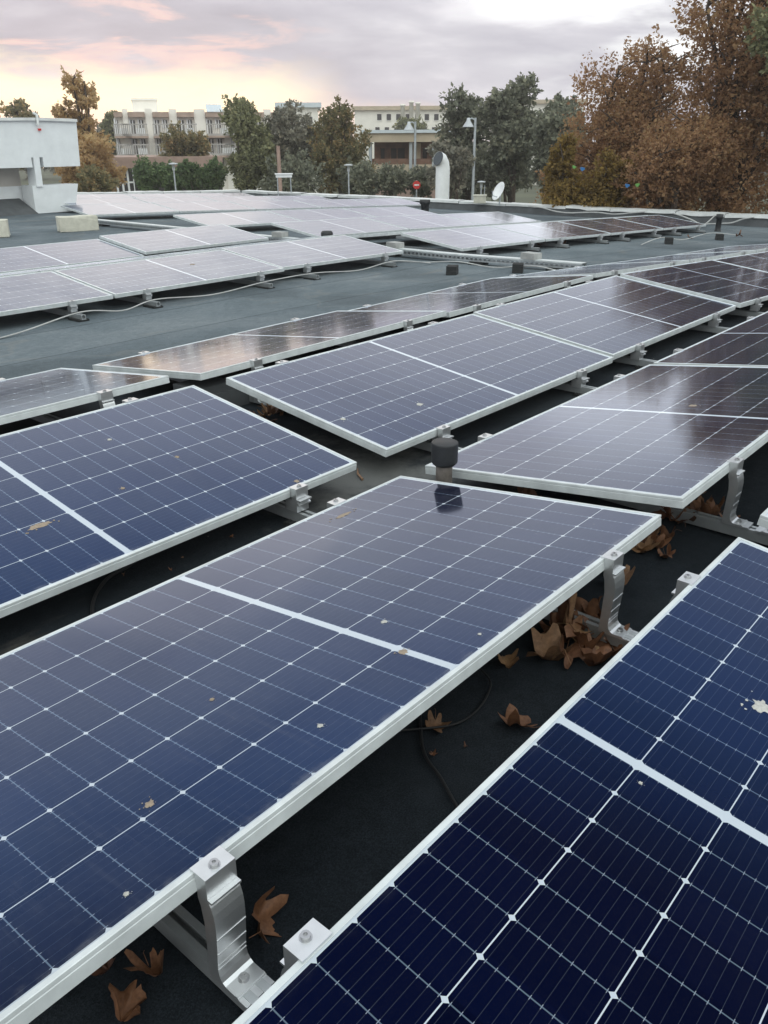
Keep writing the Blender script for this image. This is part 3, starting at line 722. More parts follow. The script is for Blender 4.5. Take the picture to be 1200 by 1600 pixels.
# ================================================================== THINGS ON THE ROOF
# black soil-vent pipe with a wide cap
def vent_pipe():
    x, y = 2.345, 1.712
    root = empty('vent_pipe', (x, y, 0)); tag(root, 'black capped vent pipe standing between the large middle panels', 'vent pipe')
    a = MB(); a.lathe([(.062, -.01), (.060, .02), (.034, .035), (.032, .05), (.0315, .225)], n=24); a.build('pipe', M_VENTPIPE, root)
    b = MB(); b.lathe([(.031, .204), (.040, .206), (.0490, .216), (.0502, .220), (.0502, .240), (.0502, .288), (.0500, .2925), (.0485, .2945), (.0480, .2948), (.0001, .2955)], n=28); b.build('cap', M_VENTCAP, root)
vent_pipe()
def small_pipe(px, py, dist, h, r, label):
    p = at(px, py, dist); z = roof_h(p.x, p.y)
    a = MB(); a.lathe([(r*1.4, -.02), (r, .04), (r, h*.7), (r*1.3, h*.72), (r*1.3, h*.98), (.0001, h)], n=14)
    tag(a.build('vent_pipe', M_VENTCAP, loc=(p.x, p.y, z)), label, 'vent pipe')
small_pipe(1121, 362, 19.0, .34, .055, 'thin black vent pipe near the right end of the far panel rows')
small_pipe(664, 318, 21.5, .38, .10, 'dark stub pipe standing before the capping left of the elbow duct')
def mini_cap(px, py, dist):
    p = at(px, py, dist); z = roof_h(p.x, p.y)
    a = MB(); a.lathe([(.05, -.02), (.05, .13), (.085, .13), (.088, .20), (.07, .225), (.0001, .23)], n=16)
    tag(a.build('vent_pipe', M_VENTCAP, loc=(p.x, p.y, z)), 'short black capped vent between the pale row and the far rows', 'vent pipe')
mini_cap(511, 372, 12.6)

# white elbow duct beyond the capping
def elbow_duct():
    p = at(690, 302, 29.5); root = empty('elbow_duct', (p.x, p.y, -1.2), facing(690)+.75); tag(root, 'tall white elbow duct rising behind the capping with its dark mouth to the left', 'duct')
    zt = at(688, 262, 29.5).z+1.2; r = .235; pts = [(.03, 0, 0), (.03, 0, zt-.30), (.03, 0, zt-.06), (-.0, 0, zt+.12), (-.08, 0, zt+.24), (-.20, 0, zt+.28)]
    a = MB(); a.tube(pts, [r, r, r, r*.98, r*.97, r*1.0], 20, cap=False); a.build('pipe', M_VENTWHITE, root)
    b = MB(); b.tube([(-.19, 0, zt+.279), (-.195, 0, zt+.281)], [r*.93, r*.93], 20); b.build('mouth', M_DUCTDARK, root)
elbow_duct()
def dish():
    p = at(781, 300, 24.2); root = empty('satellite_dish', (p.x, p.y, -.28), facing(781)-.9); tag(root, 'small white satellite dish tilted up on the roof edge', 'satellite dish')
    a = MB(); prof = [(.0001, 0), (.09, .008), (.17, .03), (.245, .07), (.25, .066), (.17, .022), (.09, .0), (.0001, -.008)]
    a.lathe(prof, n=24); o = a.build('reflector', M_WHITE, root, (0, 0, .30)); o.rotation_euler = (R(62), 0, 0); o.scale = (.82, 1.05, 1)
    b = MB(); b.tube([(0, 0, -.05), (0, .02, .14), (0, .02, .3)], .02, 8); b.tube([(0, 0, .16), (0, -.24, .22), (0, -.27, .34)], .012, 6); b.build('bracket', M_GALV, root)
dish()
def cond_unit():
    p = at(750, 302, 24.6); root = empty('vent_box', (p.x, p.y, -.285), facing(750)); tag(root, 'small weathered white box with a thin rod on the roof edge', 'vent box')
    a = MB(); a.box(-.17, .17, -.12, .12, .0, .19); a.box(-.19, .19, -.14, .14, .19, .215)
    for k in range(5): a.box(-.14, .14, -.126, -.12, .03+k*.03, .045+k*.03)
    a.build('housing', M_BLOCK, root)
    b = MB(); b.tube([(.12, 0, .2), (.125, 0, .46)], .01, 6); b.build('rod', M_GALV, root)
cond_unit()

# cable tray, with weights
def tray():
    x = 8.82; y0, y1 = 4.55, 15.2
    root = empty('cable_tray', (x, y0, 0)); tag(root, 'long perforated metal cable tray with a lid crossing the roof between panel blocks', 'cable tray')
    n = 40; lid = MB(); side = MB()
    for i in range(n):
        a, b = y0+(y1-y0)*i/n, y0+(y1-y0)*(i+1)/n
        za, zb = roof_h(x, a), roof_h(x, b)
        lid.add([(-.06, a-y0, za+.112), (.06, a-y0, za+.112), (.06, b-y0, zb+.112), (-.06, b-y0, zb+.112), (-.06, a-y0, za+.097), (.06, a-y0, za+.097), (.06, b-y0, zb+.097), (-.06, b-y0, zb+.097)],
                [(0, 1, 2, 3), (4, 0, 3, 7), (1, 5, 6, 2)])
        # perforated side: two flanges joined by many small webs
        for sx in (-.054, .054):
            for z0, z1 in ((.040, .058), (.082, .0965)):
                side.add([(sx, a-y0, za+z0), (sx, b-y0, zb+z0), (sx, b-y0, zb+z1), (sx, a-y0, za+z1)], [(0, 1, 2, 3)])
            for q in range(4):
                t0, t1 = (q+.1)/4, (q+.5)/4
                side.add([(sx, a-y0+(b-a)*t0, za+.058), (sx, a-y0+(b-a)*t1, za+.058), (sx, a-y0+(b-a)*t1, za+.082), (sx, a-y0+(b-a)*t0, za+.082)], [(0, 1, 2, 3)])
        side.add([(-.054, a-y0, za+.04), (.054, a-y0, za+.04), (.054, b-y0, zb+.04), (-.054, b-y0, zb+.04)], [(0, 1, 2, 3)])
    lid.build('lid', M_FRAME, root); side.build('perforated_side', M_RAIL, root)
    for y in (4.9, 6.0, 7.4, 9.0, 10.8, 12.6, 14.4):
        o = link('rubber_pad', ME_PAD, root, (0, y-y0, roof_h(x, y)-.002)); o.scale = (1.6, 1.1, 2.6)
tray()
for y, t_ in ((5.25, 'right one near the bright pointed panel'), (7.35, 'left one near the bright pointed panel'), (9.6, 'by the small black cap')):
    mb = MB(); mb.box(-.075, .075, -.10, .10, 0, .07); o = mb.build('brick', M_BRICKGREY, loc=(8.82, y, roof_h(8.82, y)+.113)); o.rotation_euler = (0, 0, random.uniform(-.2, .2))
    tag(o, 'pale brick weighing down the cable tray, '+t_, 'brick', 'bricks on the cable tray')
# ribbed rubber cable supports on the bare strip
for i, (px, py) in enumerate(((707, 414), (809, 423), (1045, 378), (1124, 372))):
    d = [9.75, 9.85, 14.9, 16.4][i]; p = at(px, py, d); mb = MB()
    mb.box(-.10, .10, -.06, .06, 0, .05)
    for k in range(3): mb.box(-.085+.06*k, -.045+.06*k, -.06, .06, .05, .10)
    o = mb.build('cable_support', M_RUBBER, loc=(p.x, p.y, roof_h(p.x, p.y)+.002)); o.rotation_euler = (0, 0, .5)
    tag(o, ('small black cable support on the bare roof, left of two below the tray', 'small black cable support on the bare roof, right of two below the tray', 'small black support under the right part of the nearest far row', 'small black support beside the thin black vent pipe')[i], 'cable support', 'black rubber cable supports')
# thin white cable along the pale row and on to the supports
def cable(name, pts, r, m, label, sub=10):
    P = [Vector(p) for p in pts]; out = []
    for i in range(len(P)-1):
        p0, p1, p2, p3 = P[max(i-1, 0)], P[i], P[i+1], P[min(i+2, len(P)-1)]
        for k in range(sub):
            t = k/sub
            out.append(.5*((2*p1)+(p2-p0)*t+(2*p0-5*p1+4*p2-p3)*t*t+(3*p1-p0-3*p2+p3)*t**3))
    out.append(P[-1]); mb = MB(); mb.tube(out, r, 6); o = mb.build(name, m); return tag(o, label, 'cable')
def rz(x, y, d): return (x, y, roof_h(x, y)+d)
cable('cable', [rz(2.0, 6.30, .01), rz(3.0, 6.50, .012), rz(3.73, 6.64, .075), rz(4.15, 6.64, .03), rz(4.52, 6.66, .075), rz(5.2, 6.68, .03), rz(5.93, 6.68, .075), rz(6.7, 6.74, .075), rz(7.4, 6.72, .04), rz(8.05, 6.72, .075), rz(8.5, 6.5, .02)], .006, M_CABLEW, 'thin white cable running along the front of the pale panel row')
cable('cable', [rz(8.4, 7.1, .012), rz(8.5, 6.6, .02), rz(8.46, 6.05, .07), rz(8.55, 5.6, .02), rz(8.50, 5.0, .07), rz(8.55, 4.6, .02), rz(8.9, 4.45, .02)], .0075, M_CABLEW, 'pale cable wandering over two black supports on the bare roof')
cable('cable', [rz(13.0, 5.75, .02), rz(13.7, 5.72, .10), rz(14.6, 5.70, .03), rz(15.6, 5.62, .10), rz(16.6, 5.4, .03)], .0075, M_CABLEW, 'pale cable in front of the dark right end of the far rows')
# black strings under the near panels
cable('cable', [(1.62, 1.25, .012), (1.57, 1.0, .012), (1.49, .93, .014), (1.36, .92, .012), (1.25, 1.0, .014), (1.1, 1.15, .014)], .003, M_CABLE, 'thin black cable looping out from under the large middle panel')
cable('cable', [(1.36, 1.05, .010), (1.22, .93, .012), (1.17, .84, .012), (1.10, .72, .014), (1.0, .5, .014)], .0042, M_CABLE, 'black cable crossing the shaded gap towards the nearest navy panel')
cable('cable', [(1.55, 2.45, .012), (1.35, 2.28, .012), (1.20, 2.23, .014), (1.08, 2.12, .012), (1.0, 1.95, .012), (.95, 1.7, .012)], .006, M_CABLE, 'black cable on the roof between the blue left panel and the middle panel')
# cables drooping over the capping
for i, (ya, yb, sag) in enumerate(((8.3, 6.4, .20), (12.3, 9.0, .10))):
    pts = [(20.4-.05, ya+(yb-ya)*t, -.30-sag*math.sin(math.pi*t)+.03*random.uniform(-1, 1)*(0 < t < 1)) for t in [k/8 for k in range(9)]]
    cable('cable', pts, .018, M_CABLEW, ('pale cables drooping from the capping before the rust trees on the right', 'slack cable hanging along the capping right of the satellite dish')[i])
for i, (xa, xb, sag) in enumerate(((13.6, 16.2, .24), (16.4, 17.9, .2))):
    pts = [(xa+(xb-xa)*t, 24.22, -.30+(20.5-(xa+(xb-xa)*t))*.0295-sag*math.sin(math.pi*t)) for t in [k/8 for k in range(9)]]
    cable('cable', pts, .018, M_CABLEW, ('slack cable hanging from the back capping, left of two', 'slack cable hanging from the back capping, right of two')[i])
cable('cable', [(20.4, 7.3, -.30), (18.9, 7.0, -.40), (17.9, 6.9, roof_h(17.9, 6.9)+.16)], .015, M_CABLEW, 'straight pale cable from the capping down to the far panel row')

# aerated concrete blocks by the white structure
def block(p, sx, sy, sz, rz_, label):
    me = bpy.data.meshes.new('block'); bm = bmesh.new(); bmesh.ops.create_cube(bm, size=1)
    for v in bm.verts: v.co = Vector((v.co.x*sx, v.co.y*sy, (v.co.z+.5)*sz))
    bmesh.ops.bevel(bm, geom=bm.edges[:], offset=.012, segments=1, affect='EDGES')
    bmesh.ops.subdivide_edges(bm, edges=bm.edges[:], cuts=2)
    for v in bm.verts: v.co += Vector((random.uniform(-1, 1), random.uniform(-1, 1), random.uniform(-1, 1)))*.006
    bm.to_mesh(me); bm.free(); me.materials.append(M_BLOCK)
    o = link('concrete_block', me, None, p); o.rotation_euler = (0, 0, rz_); return tag(o, label, 'block', 'loose concrete blocks')
b1 = at(121, 350, 16.2); block((b1.x, b1.y, roof_h(b1.x, b1.y)), .66, .26, .25, R(-16), 'pale concrete block lying in front of the white tapered wall')
b2 = at(-14, 362, 15.6); block((b2.x, b2.y, roof_h(b2.x, b2.y)), .55, .3, .27, R(-30), 'pale concrete block cut by the left edge below the white wall')

# white rooftop structure on the left: fascia slab on a tapered pier
def rooftop_box():
    y = 18.15
    root = empty('rooftop_structure', (9.9, y, roof_h(9.9, y))); o = root.location
    tag(root, 'white rendered rooftop structure with an overhanging fascia and tapered pier at the left edge', 'roof structure')
    def z_at(px, py): return at(px, py, math.hypot(9.5, y)).z-o.z
    def x_at(px, py=290):
        p = at(px, py, 20); return p.x/p.y*y-o.x
    zt, zb = z_at(100, 186), z_at(100, 261)
    m = MB()
    vs = []
    xr_t, xr_b = x_at(118.5, 184), x_at(125.5, 260)
    # fascia: slab with a battered right end and a notch over the fin
    n0, n1 = x_at(50, 254), x_at(68, 254); zn = z_at(60, 246)
    xl = -6.5
    prof = [(xl, zb), (n0, zb), (n0, zn), (n1, zn), (n1, zb), (xr_b, zb), (xr_t, zt), (xl, zt)]
    front = [Vector((x, 0, z)) for x, z in prof]; backv = [Vector((x, 3.2, z)) for x, z in prof]
    nn = len(prof)
    m.add(front+backv, [(0, 1, 2, 7), (2, 3, 6, 7), (3, 4, 5, 6)]+[(k, (k+1) % nn, (k+1) % nn+nn, k+nn)[::-1] for k in range(nn)])
    m.build('fascia', M_WHITEWALL, root)
    c = MB(); k = 0; x = xl
    while x < xr_t-.05:
        l = min(random.uniform(1.0, 1.5), xr_t-x); jj = random.uniform(-.01, .015)
        c.add([(x+.005, -.05, zt-.035+jj), (x+l-.005, -.05, zt-.035-jj), (x+l-.005, -.045, zt+.02-jj), (x+.005, -.045, zt+.02+jj), (x+l-.005, .3, zt+.03), (x+.005, .3, zt+.03)], [(0, 1, 2, 3), (3, 2, 4, 5)]); x += l
    c.build('capping', M_CAPMETAL, root)
    f = MB(); ft, fb = zn+.05, z_at(60, 292)
    ta, tb, ba, bb = x_at(51.8, 246), x_at(61, 246), x_at(57, 292), x_at(67, 292)
    f.add([(ta, -.015, ft), (tb, -.015, ft), (bb, -.015, fb), (ba, -.015, fb), (ta, .32, ft), (tb, .32, ft), (bb, .32, fb), (ba, .32, fb)],
          [(0, 3, 2, 1), (4, 5, 6, 7), (1, 2, 6, 5), (0, 4, 7, 3), (3, 7, 6, 2)])
    f.build('bracket_fin', M_WHITEWALL, root)
    p = MB(); pt, pb = z_at(90, 289.5), z_at(90, 333)
    a0, a1, q0, q1 = x_at(51, 290), x_at(123, 290), x_at(57, 333), x_at(119, 332)
    p.add([(q0, .02, pb), (q1, .02, pb), (a1, .02, pt), (a0, .02, pt), (q0, .50, pb), (q1, .50, pb), (a1, .50, pt), (a0, .50, pt)], [(0, 1, 2, 3), (1, 5, 6, 2), (0, 3, 7, 4), (3, 2, 6, 7), (0, 4, 5, 1)])
    p.build('tapered_pier', M_WHITEWALL, root)
    sb = MB(); sb.box(q0+.1, q1+.05, .06, .48, -.12, pb-.003); sb.build('base', M_UPSTAND, root)
    lw = MB(); wb = z_at(20, 312); lw.box(xl, a0+.25, .55, .8, -.1, pt-.02); lw.build('low_wall', M_WHITEWALL, root)
    bk = MB(); bk.box(x_at(12, 275), x_at(53, 275), .62, .9, pt-.04, zb+.02); bk.build('wall', M_BEIGEGREY, root)
    pl = MB(); pl.add([(xl, -.45, -.1), (q0+.02, -.35, -.1), (q0-.06, .53, wb), (xl, .53, wb)], [(0, 1, 2, 3)]); pl.add([(q0+.02, -.35, -.1), (q0+.02, .53, -.1), (q0-.06, .53, wb)], [(0, 1, 2)]); pl.build('felt_plinth', M_UPSTAND, root)
    wn = MB(); wn.box(xl, x_at(11, 275), .70, .76, pt-.03, zb+.02); w0 = wn.build('window', M_HOTELDARK, root)
    fr = MB(); fr.box(x_at(10.5, 275), x_at(13, 275), .64, .80, pt, zb+.01); fr.box(xl, x_at(10.5, 275), .66, .70, pt-.01, pt+.05); fr.build('frame', M_BROWNPAINT, w0)
    bt = MB(); bt.tube([(x_at(51, 177), -.02, zt+.12), (x_at(55, 180), -.07, zt+.08), (x_at(56, 190), -.07, zt-.12)], .03, 6); bt.build('cable_hook', M_CAPMETAL, root)
    rd = MB(); rd.box(x_at(59, 202), x_at(63, 202), -.04, -.004, z_at(60, 204), z_at(60, 200.5)); rd.build('red_tag', M_RED, root)
M_BEIGEGREY = mat('beige_grey_render', (.50, .47, .43), .9, 0, 2, .1)
rooftop_box()

# a twig and red scrap
mb = MB(); mb.tube([(0, 0, .006), (.06, .01, .008), (.13, .0, .006)], [.006, .005, .003], 6); o = mb.build('stick', M_WOOD, loc=(2.40, 2.18, 0)); o.rotation_euler = (0, 0, .9)
tag(o, 'short brown stick lying on the roof right of the blue left panel', 'stick')
p = at(305, 344, 14.3); mb = MB()
mb.add([(-.1, 0, 0), (.1, .03, .01), (.16, .1, .12), (-.02, .08, .10), (.02, .14, .03)], [(0, 1, 2, 3), (3, 2, 4)])
mb.v = [(x*.45, y*.45, z*.45) for x, y, z in mb.v]
tag(mb.build('plastic_scrap', M_RED, loc=(p.x, p.y, roof_h(p.x, p.y)+.02)), 'red plastic scrap in the dark gap among the far panels', 'scrap')

# concrete ballast kerb below the copper panel's foot
mb = MB(); mb.box(-.3, .3, -.11, .11, 0, .10); mb.box(-.12, .12, -.10, .10, .10, .145)
tag(mb.build('ballast_block', M_BALLAST if 'M_BALLAST' in globals() else M_UPSTAND, loc=(2.62, 3.52, .002)), 'dark concrete ballast block under the left end of the copper-brown panel', 'block')

# ------------------------------------------------------------------ dry leaves
def leaf_mesh(seed, curl):
    rnd = random.Random(seed); n = 30; mb = MB()
    # palmate outline with five pointed lobes
    pts = []
    for k in range(n):
        t = 2*math.pi*k/n; lob = abs(math.cos(2.5*t))**1.4
        rr = (.050+.036*lob)*(.78+.40*mnoise.noise(Vector((math.cos(t)*1.1+seed*3.7, math.sin(t)*1.1, 0)))+.12)+rnd.uniform(-.005, .005)
        if abs(t-math.pi) < .25: rr *= .55
        pts.append((math.cos(t)*rr, math.sin(t)*rr*.9))
    ax = rnd.uniform(0, 3.14); ca, sa = math.cos(ax), math.sin(ax)
    ox, oy = rnd.uniform(0, 50), rnd.uniform(0, 50)
    def lift(x, y):
        a = x*ca+y*sa; b = -x*sa+y*ca
        return curl*(a*a*14+b*b*7*math.sin(seed))+.065*curl*mnoise.noise(Vector((x*16+ox, y*16+oy, seed)))+.012*mnoise.noise(Vector((x*50+ox, y*50, seed)))
    vs = [(0, 0, lift(0, 0))]+[(x*.55, y*.55, lift(x*.55, y*.55)) for x, y in pts]+[(x, y, lift(x, y)) for x, y in pts]
    fs = [(0, 1+k, 1+(k+1) % n) for k in range(n)]+[(1+k, 1+n+k, 1+n+(k+1) % n, 1+(k+1) % n) for k in range(n)]
    mb.add(vs, fs, True)
    mb.tube([(-.03, 0, lift(-.03, 0)), (-.07, .004, lift(-.05, 0)+.004), (-.10, .01, .012)], [.0016, .0013, .001], 5)
    return mb.mesh('dry_leaf', M_DRYLEAF)
LEAVES = [leaf_mesh(i, c) for i, c in enumerate((.6, 1.0, .5, 1.3, .8, .3, 1.1, .9, 1.4, .7))]
def dry_leaf(x, y, z, s, label, group, rot=None):
    o = link('dry_leaf', random.choice(LEAVES), None, (x, y, z)); o.scale = (s, s, s)
    o.rotation_euler = rot or (random.uniform(-.5, .5), random.uniform(-.5, .5), random.uniform(0, 6.3))
    return tag(o, label, 'leaf', group)
dry_leaf(1.654, .985, .012, .62, 'single russet leaf on the dark roof below the middle panel, upper of three', None, (.2, .3, 1))
dry_leaf(1.443, .815, .012, .66, 'single russet leaf against the frame of the nearest navy panel', None, (.4, -.2, 2.2))
dry_leaf(1.316, .965, .010, .42, 'small yellowish leaf alone on the dark roof below the middle panel', None, (-.2, .3, 4))
def pile(cx, cy, n, rx, ry, h, label, smin=.4, smax=.75):
    for k in range(n):
        a = random.uniform(0, 6.3); q = math.sqrt(random.random())
        x, y = cx+math.cos(a)*q*rx, cy+math.sin(a)*q*ry
        z = roof_h(x, y)+.008+h*(1-q*q)*random.uniform(.1, 1)
        dry_leaf(x, y, z, random.uniform(smin, smax), label, label)
pile(1.88, .86, 15, .15, .09, .04, 'crumpled brown leaf in the heap under the right foot of the middle panel', .55, 1.05)
pile(2.15, 1.05, 9, .25, .15, .05, 'dry leaf scattered under the far right end of the middle panel')
pile(2.98, .99, 13, .16, .16, .08, 'dry leaf piled behind the curved foot of the grey-sheened panel', .5, .8)
pile(2.60, .95, 8, .20, .06, .02, 'dry leaf on the dark roof along the rail by the grey-sheened panel')
pile(.47, 1.0, 8, .16, .10, .05, 'dry leaf under the left foot of the large middle panel', .4, .62)
dry_leaf(.655, .86, .03, .62, 'rust-brown leaf standing beside the nearest curved foot', None, (1.1, .2, .4))
pile(2.75, 3.10, 10, .14, .12, .04, 'reddish leaf in the dark corner behind the blue centre panel', .4, .7)
pile(2.60, 1.52, 8, .22, .06, .03, 'dry leaf under the left end of the grey-sheened panel', .4, .7)
for i, (px, py, d) in enumerate(((846, 380, 13.4), (882, 378, 13.9), (1155, 364, 17.2), (625, 317, 22.5), (1078, 366, 16.4))):
    p = at(px, py, d)
    dry_leaf(p.x, p.y, roof_h(p.x, p.y)+.03, .95, ('orange leaf caught under the nearest far row, left of two', 'orange leaf caught under the nearest far row, right of two', 'tan leaf on the bare roof right of the thin black pipe', 'reddish leaf on the far roof left of the stub pipe', 'pinkish leaf below the right end of the far row')[i], None)
# small litter specks close by
for k in range(26):
    x, y = random.uniform(.7, 2.2), random.choice((random.uniform(.66, 1.3), random.uniform(1.9, 2.4)))
    dry_leaf(x, y, .006, random.uniform(.05, .13), 'tiny dry leaf crumb on the dark roof between the near panels', 'leaf crumbs on the dark roof', (0, 0, random.uniform(0, 6)))

# ================================================================== TREES
def leaf_cloud(mb, c, rad, n, size, rnd, droop=0.):
    """n leaf faces in an ellipsoid, strung along short shoots that point outwards and up, so the outline is feathery"""
    nsub = max(6, n//22); mr = (rad[0]+rad[1]+rad[2])/3; C_ = Vector(c); subs = []
    for _ in range(nsub):
        while True:
            v = Vector((rnd.uniform(-1, 1), rnd.uniform(-1, 1), rnd.uniform(-1, 1)))
            if .05 < v.length < 1: break
        v = v.normalized()*(v.length**.5)*rnd.uniform(.6, 1.12)
        p = Vector((c[0]+v.x*rad[0], c[1]+v.y*rad[1], c[2]+v.z*rad[2]))
        g = (v.normalized()*.7+Vector((rnd.uniform(-.5, .5), rnd.uniform(-.5, .5), rnd.uniform(.1, .9)))).normalized()
        subs.append((p, g, rnd.uniform(.10, .34)*mr, rnd.uniform(.03, .10)*mr))
    for i in range(n):
        s, g, ln, q = subs[i % nsub]
        p = s+g*(rnd.uniform(-1, 1)*ln)+Vector((rnd.gauss(0, q), rnd.gauss(0, q), rnd.gauss(0, q)))
        d = (g*.6+Vector((rnd.gauss(0, .8), rnd.gauss(0, .8), rnd.gauss(0, .7)-droop))).normalized()
        e = d.orthogonal().normalized(); e.rotate(Matrix.Rotation(rnd.uniform(0, 6.3), 3, d))
        l = size*rnd.uniform(.45, 1.4); wd = l*rnd.uniform(.18, .42); k = rnd.uniform(.35, .6)
        mb.v += [tuple(p), tuple(p+d*l*k+e*wd), tuple(p+d*l), tuple(p+d*l*k-e*wd)]
        b = len(mb.v)-4; mb.f.append((b, b+1, b+2, b+3))
def tree(name, label, base, blobs, n, size, leaf, seed, trunk_r=.16, droop=.3, group=None, cat='tree', limbs=True, twigs=0, trunk_top=None):
    """blobs: (dx, dy, z, rx, ry, rz) about the base"""
    rnd = random.Random(seed); root = empty(name, base); tag(root, label, cat, group)
    cr = MB(); vol = [b[3]*b[4]*b[5] for b in blobs]; tv = sum(v**.75 for v in vol)
    for b, v in zip(blobs, vol): leaf_cloud(cr, b[:3], b[3:], int(n*v**.75/tv), size, rnd, droop)
    cr.build('crown', leaf, root)
    tk = MB(); top = trunk_top or max(b[2] for b in blobs)
    P = [Vector((rnd.uniform(-.1, .1)*k, rnd.uniform(-.1, .1)*k, top*k/5)) for k in range(6)]
    tk.tube(P, [trunk_r*(1-.15*k) for k in range(6)], 9)
    if limbs:
        for b in blobs:
            k = rnd.randint(1, 3); e = Vector(b[:3]); s = P[k]
            m = s.lerp(e, .5)+Vector((rnd.uniform(-.2, .2), rnd.uniform(-.2, .2), .25))
            tk.tube([s, m, e, e+Vector((rnd.uniform(-.4, .4)*b[3], rnd.uniform(-.4, .4)*b[4], b[5]*.8))], [trunk_r*.5, trunk_r*.32, trunk_r*.18, .012], 6)
            for _ in range(twigs):
                v = Vector((rnd.uniform(-1, 1)*b[3], rnd.uniform(-1, 1)*b[4], rnd.uniform(-.3, 1)*b[5]))
                tk.tube([e, e+v*.5+Vector((0, 0, .1)), e+v*1.05], [trunk_r*.14, .022, .008], 4)
    tk.build('trunk', M_BARK, root); return root
def spread(px0, px1, py_top, py_bot, dist, nb, rnd, rscale=.30, base_px=None, taper=0., depth=.5):
    """blobs filling the picture rectangle at a distance, returned about a base on the ground"""
    bp = base_px or (px0+px1)/2; g = at(bp, 300, dist); base = Vector((g.x, g.y, GROUND_Z))
    zt, zb = at(bp, py_top, dist).z-GROUND_Z, at(bp, py_bot, dist).z-GROUND_Z
    wd = lateral(px1, px0, dist); hgt = zt-zb
    rt = Vector((math.sin(math.atan2(g.y, g.x)), -math.cos(math.atan2(g.y, g.x)), 0)); fw = Vector((rt.y*-1, rt.x, 0))
    off = lateral((px0+px1)/2, bp, dist)
    out = []
    for k in range(nb):
        h = (k+.5)/nb; wk = wd*(1-taper*h)
        r_ = rscale*wd*(1-taper*h*.8)*rnd.uniform(.8, 1.2)
        x = rnd.uniform(-.5, .5)*max(0, wk-2*r_*.8)+off; d = rnd.uniform(-.5, .5)*wd*depth
        z = zb+r_*.6+(hgt-1.35*r_)*h
        p = rt*x+fw*d; out.append((p.x, p.y, z, r_, r_, r_*rnd.uniform(.75, 1.05)))
    return base, out
rt_ = random.Random(21)
def std_tree(name, label, px0, px1, pt, pb, dist, nb, n, size, leaf, seed, **k):
    kw = {q: k.pop(q) for q in ('rscale', 'base_px', 'taper', 'depth') if q in k}
    base, bl = spread(px0, px1, pt, pb, dist, nb, random.Random(seed), **kw)
    return tree(name, label, base, bl, n, size, leaf, seed, **k)

# rust-coloured trees close behind the right end of the roof
std_tree('autumn_tree', 'rust-coloured tree left of the taller one, with thin upright top twigs', 832, 1090, 58, 345, 26.5, 22, 44000, .090, M_RUST, 31, rscale=.24, taper=.38, twigs=5, trunk_r=.17)
std_tree('autumn_tree', 'tall rust-coloured tree rising out of the top right of the view', 1005, 1250, -150, 350, 25, 28, 62000, .092, M_RUST, 32, rscale=.26, taper=.25, twigs=4, trunk_r=.2)
std_tree('autumn_tree', 'rust-coloured tree cut by the right edge with dense dark lower leaves', 1130, 1500, -320, 350, 25, 30, 36000, .115, M_RUST, 33, rscale=.27, taper=.2, twigs=3, trunk_r=.2)
std_tree('autumn_tree', 'low brown-orange tree filling the gap below the two rust-coloured trees', 960, 1130, 185, 350, 23.5, 10, 22000, .085, M_RUST, 34, rscale=.3, twigs=2, trunk_r=.12)
std_tree('leafy_tree', 'dull green branch crown high in the top right corner', 1128, 1230, 5, 120, 22.5, 5, 5200, 0.110, M_OLIVE, 35, rscale=.33, trunk_r=.12, base_px=1290)
std_tree('ochre_shrub', 'yellow-ochre shrub at the left foot of the rust-coloured trees', 812, 925, 205, 345, 24.5, 9, 13000, 0.090, M_RUSTY, 36, rscale=.28, taper=.5, trunk_r=.07, cat='shrub')
std_tree('ochre_shrub', 'ochre-brown low shrub before the rust-coloured trees by the capping', 905, 1010, 235, 345, 23.5, 6, 10000, 0.090, M_RUSTY, 37, rscale=.3, trunk_r=.07, cat='shrub')
# dark pines in the middle
std_tree('pine_tree', 'dark pine left of the lamp post with a ragged open top', 668, 774, 138, 302, 46, 11, 15300, 0.203, M_CONIF, 41, rscale=.27, taper=.25, base_px=727, trunk_r=.2)
std_tree('pine_tree', 'tallest dark pine right of the lamp post', 732, 852, 116, 306, 44, 14, 21250, 0.203, M_CONIF, 42, rscale=.27, taper=.35, base_px=800, trunk_r=.2)
std_tree('pine_tree', 'dark pine with a rounded top next to the rust-coloured trees', 800, 912, 148, 312, 41, 11, 16150, 0.195, M_CONIF, 43, rscale=.28, taper=.25, trunk_r=.2)
std_tree('scrubby_tree', 'brownish scrubby tree under the pines beside the elbow duct', 668, 745, 215, 305, 40, 6, 4200, .2, M_GREYGREEN, 44, rscale=.28, trunk_r=.1)
# broad trees before the hotel
std_tree('evergreen_tree', 'dense olive-green cypress-like tree with two knobbly tops before the hotel', 340, 440, 150, 302, 44, 14, 21250, 0.172, M_OLIVE, 51, rscale=.27, taper=.35, base_px=385, trunk_r=.18)
std_tree('grey_green_tree', 'grey-green feathery tree with spiky top right of the cypress-like tree', 408, 516, 156, 302, 46, 13, 18700, 0.172, M_GREYGREEN, 52, rscale=.27, taper=.35, trunk_r=.17)
std_tree('turning_tree', 'tree turning brown on its right side, left of the brown pavilion', 486, 592, 158, 302, 45, 13, 17850, 0.172, M_MIXED, 53, rscale=.27, taper=.2, trunk_r=.17)
std_tree('small_brown_tree', 'small brown-leaved tree standing before the hotel balconies', 250, 332, 196, 262, 58, 8, 8840, 0.187, M_MIXED, 54, rscale=.27, trunk_r=.14)
std_tree('brown_tree', 'tall thin-topped brown tree between the white roof structure and the hotel', 88, 192, 108, 298, 52, 24, 15000, .17, M_PALEBROWN, 155, rscale=.24, taper=.42, twigs=3, trunk_r=.2)
std_tree('brown_tree', 'wide brown tree low behind the tall thin-topped one', 96, 196, 205, 298, 49, 9, 12750, 0.187, M_PALEBROWN, 56, rscale=.28, trunk_r=.15)
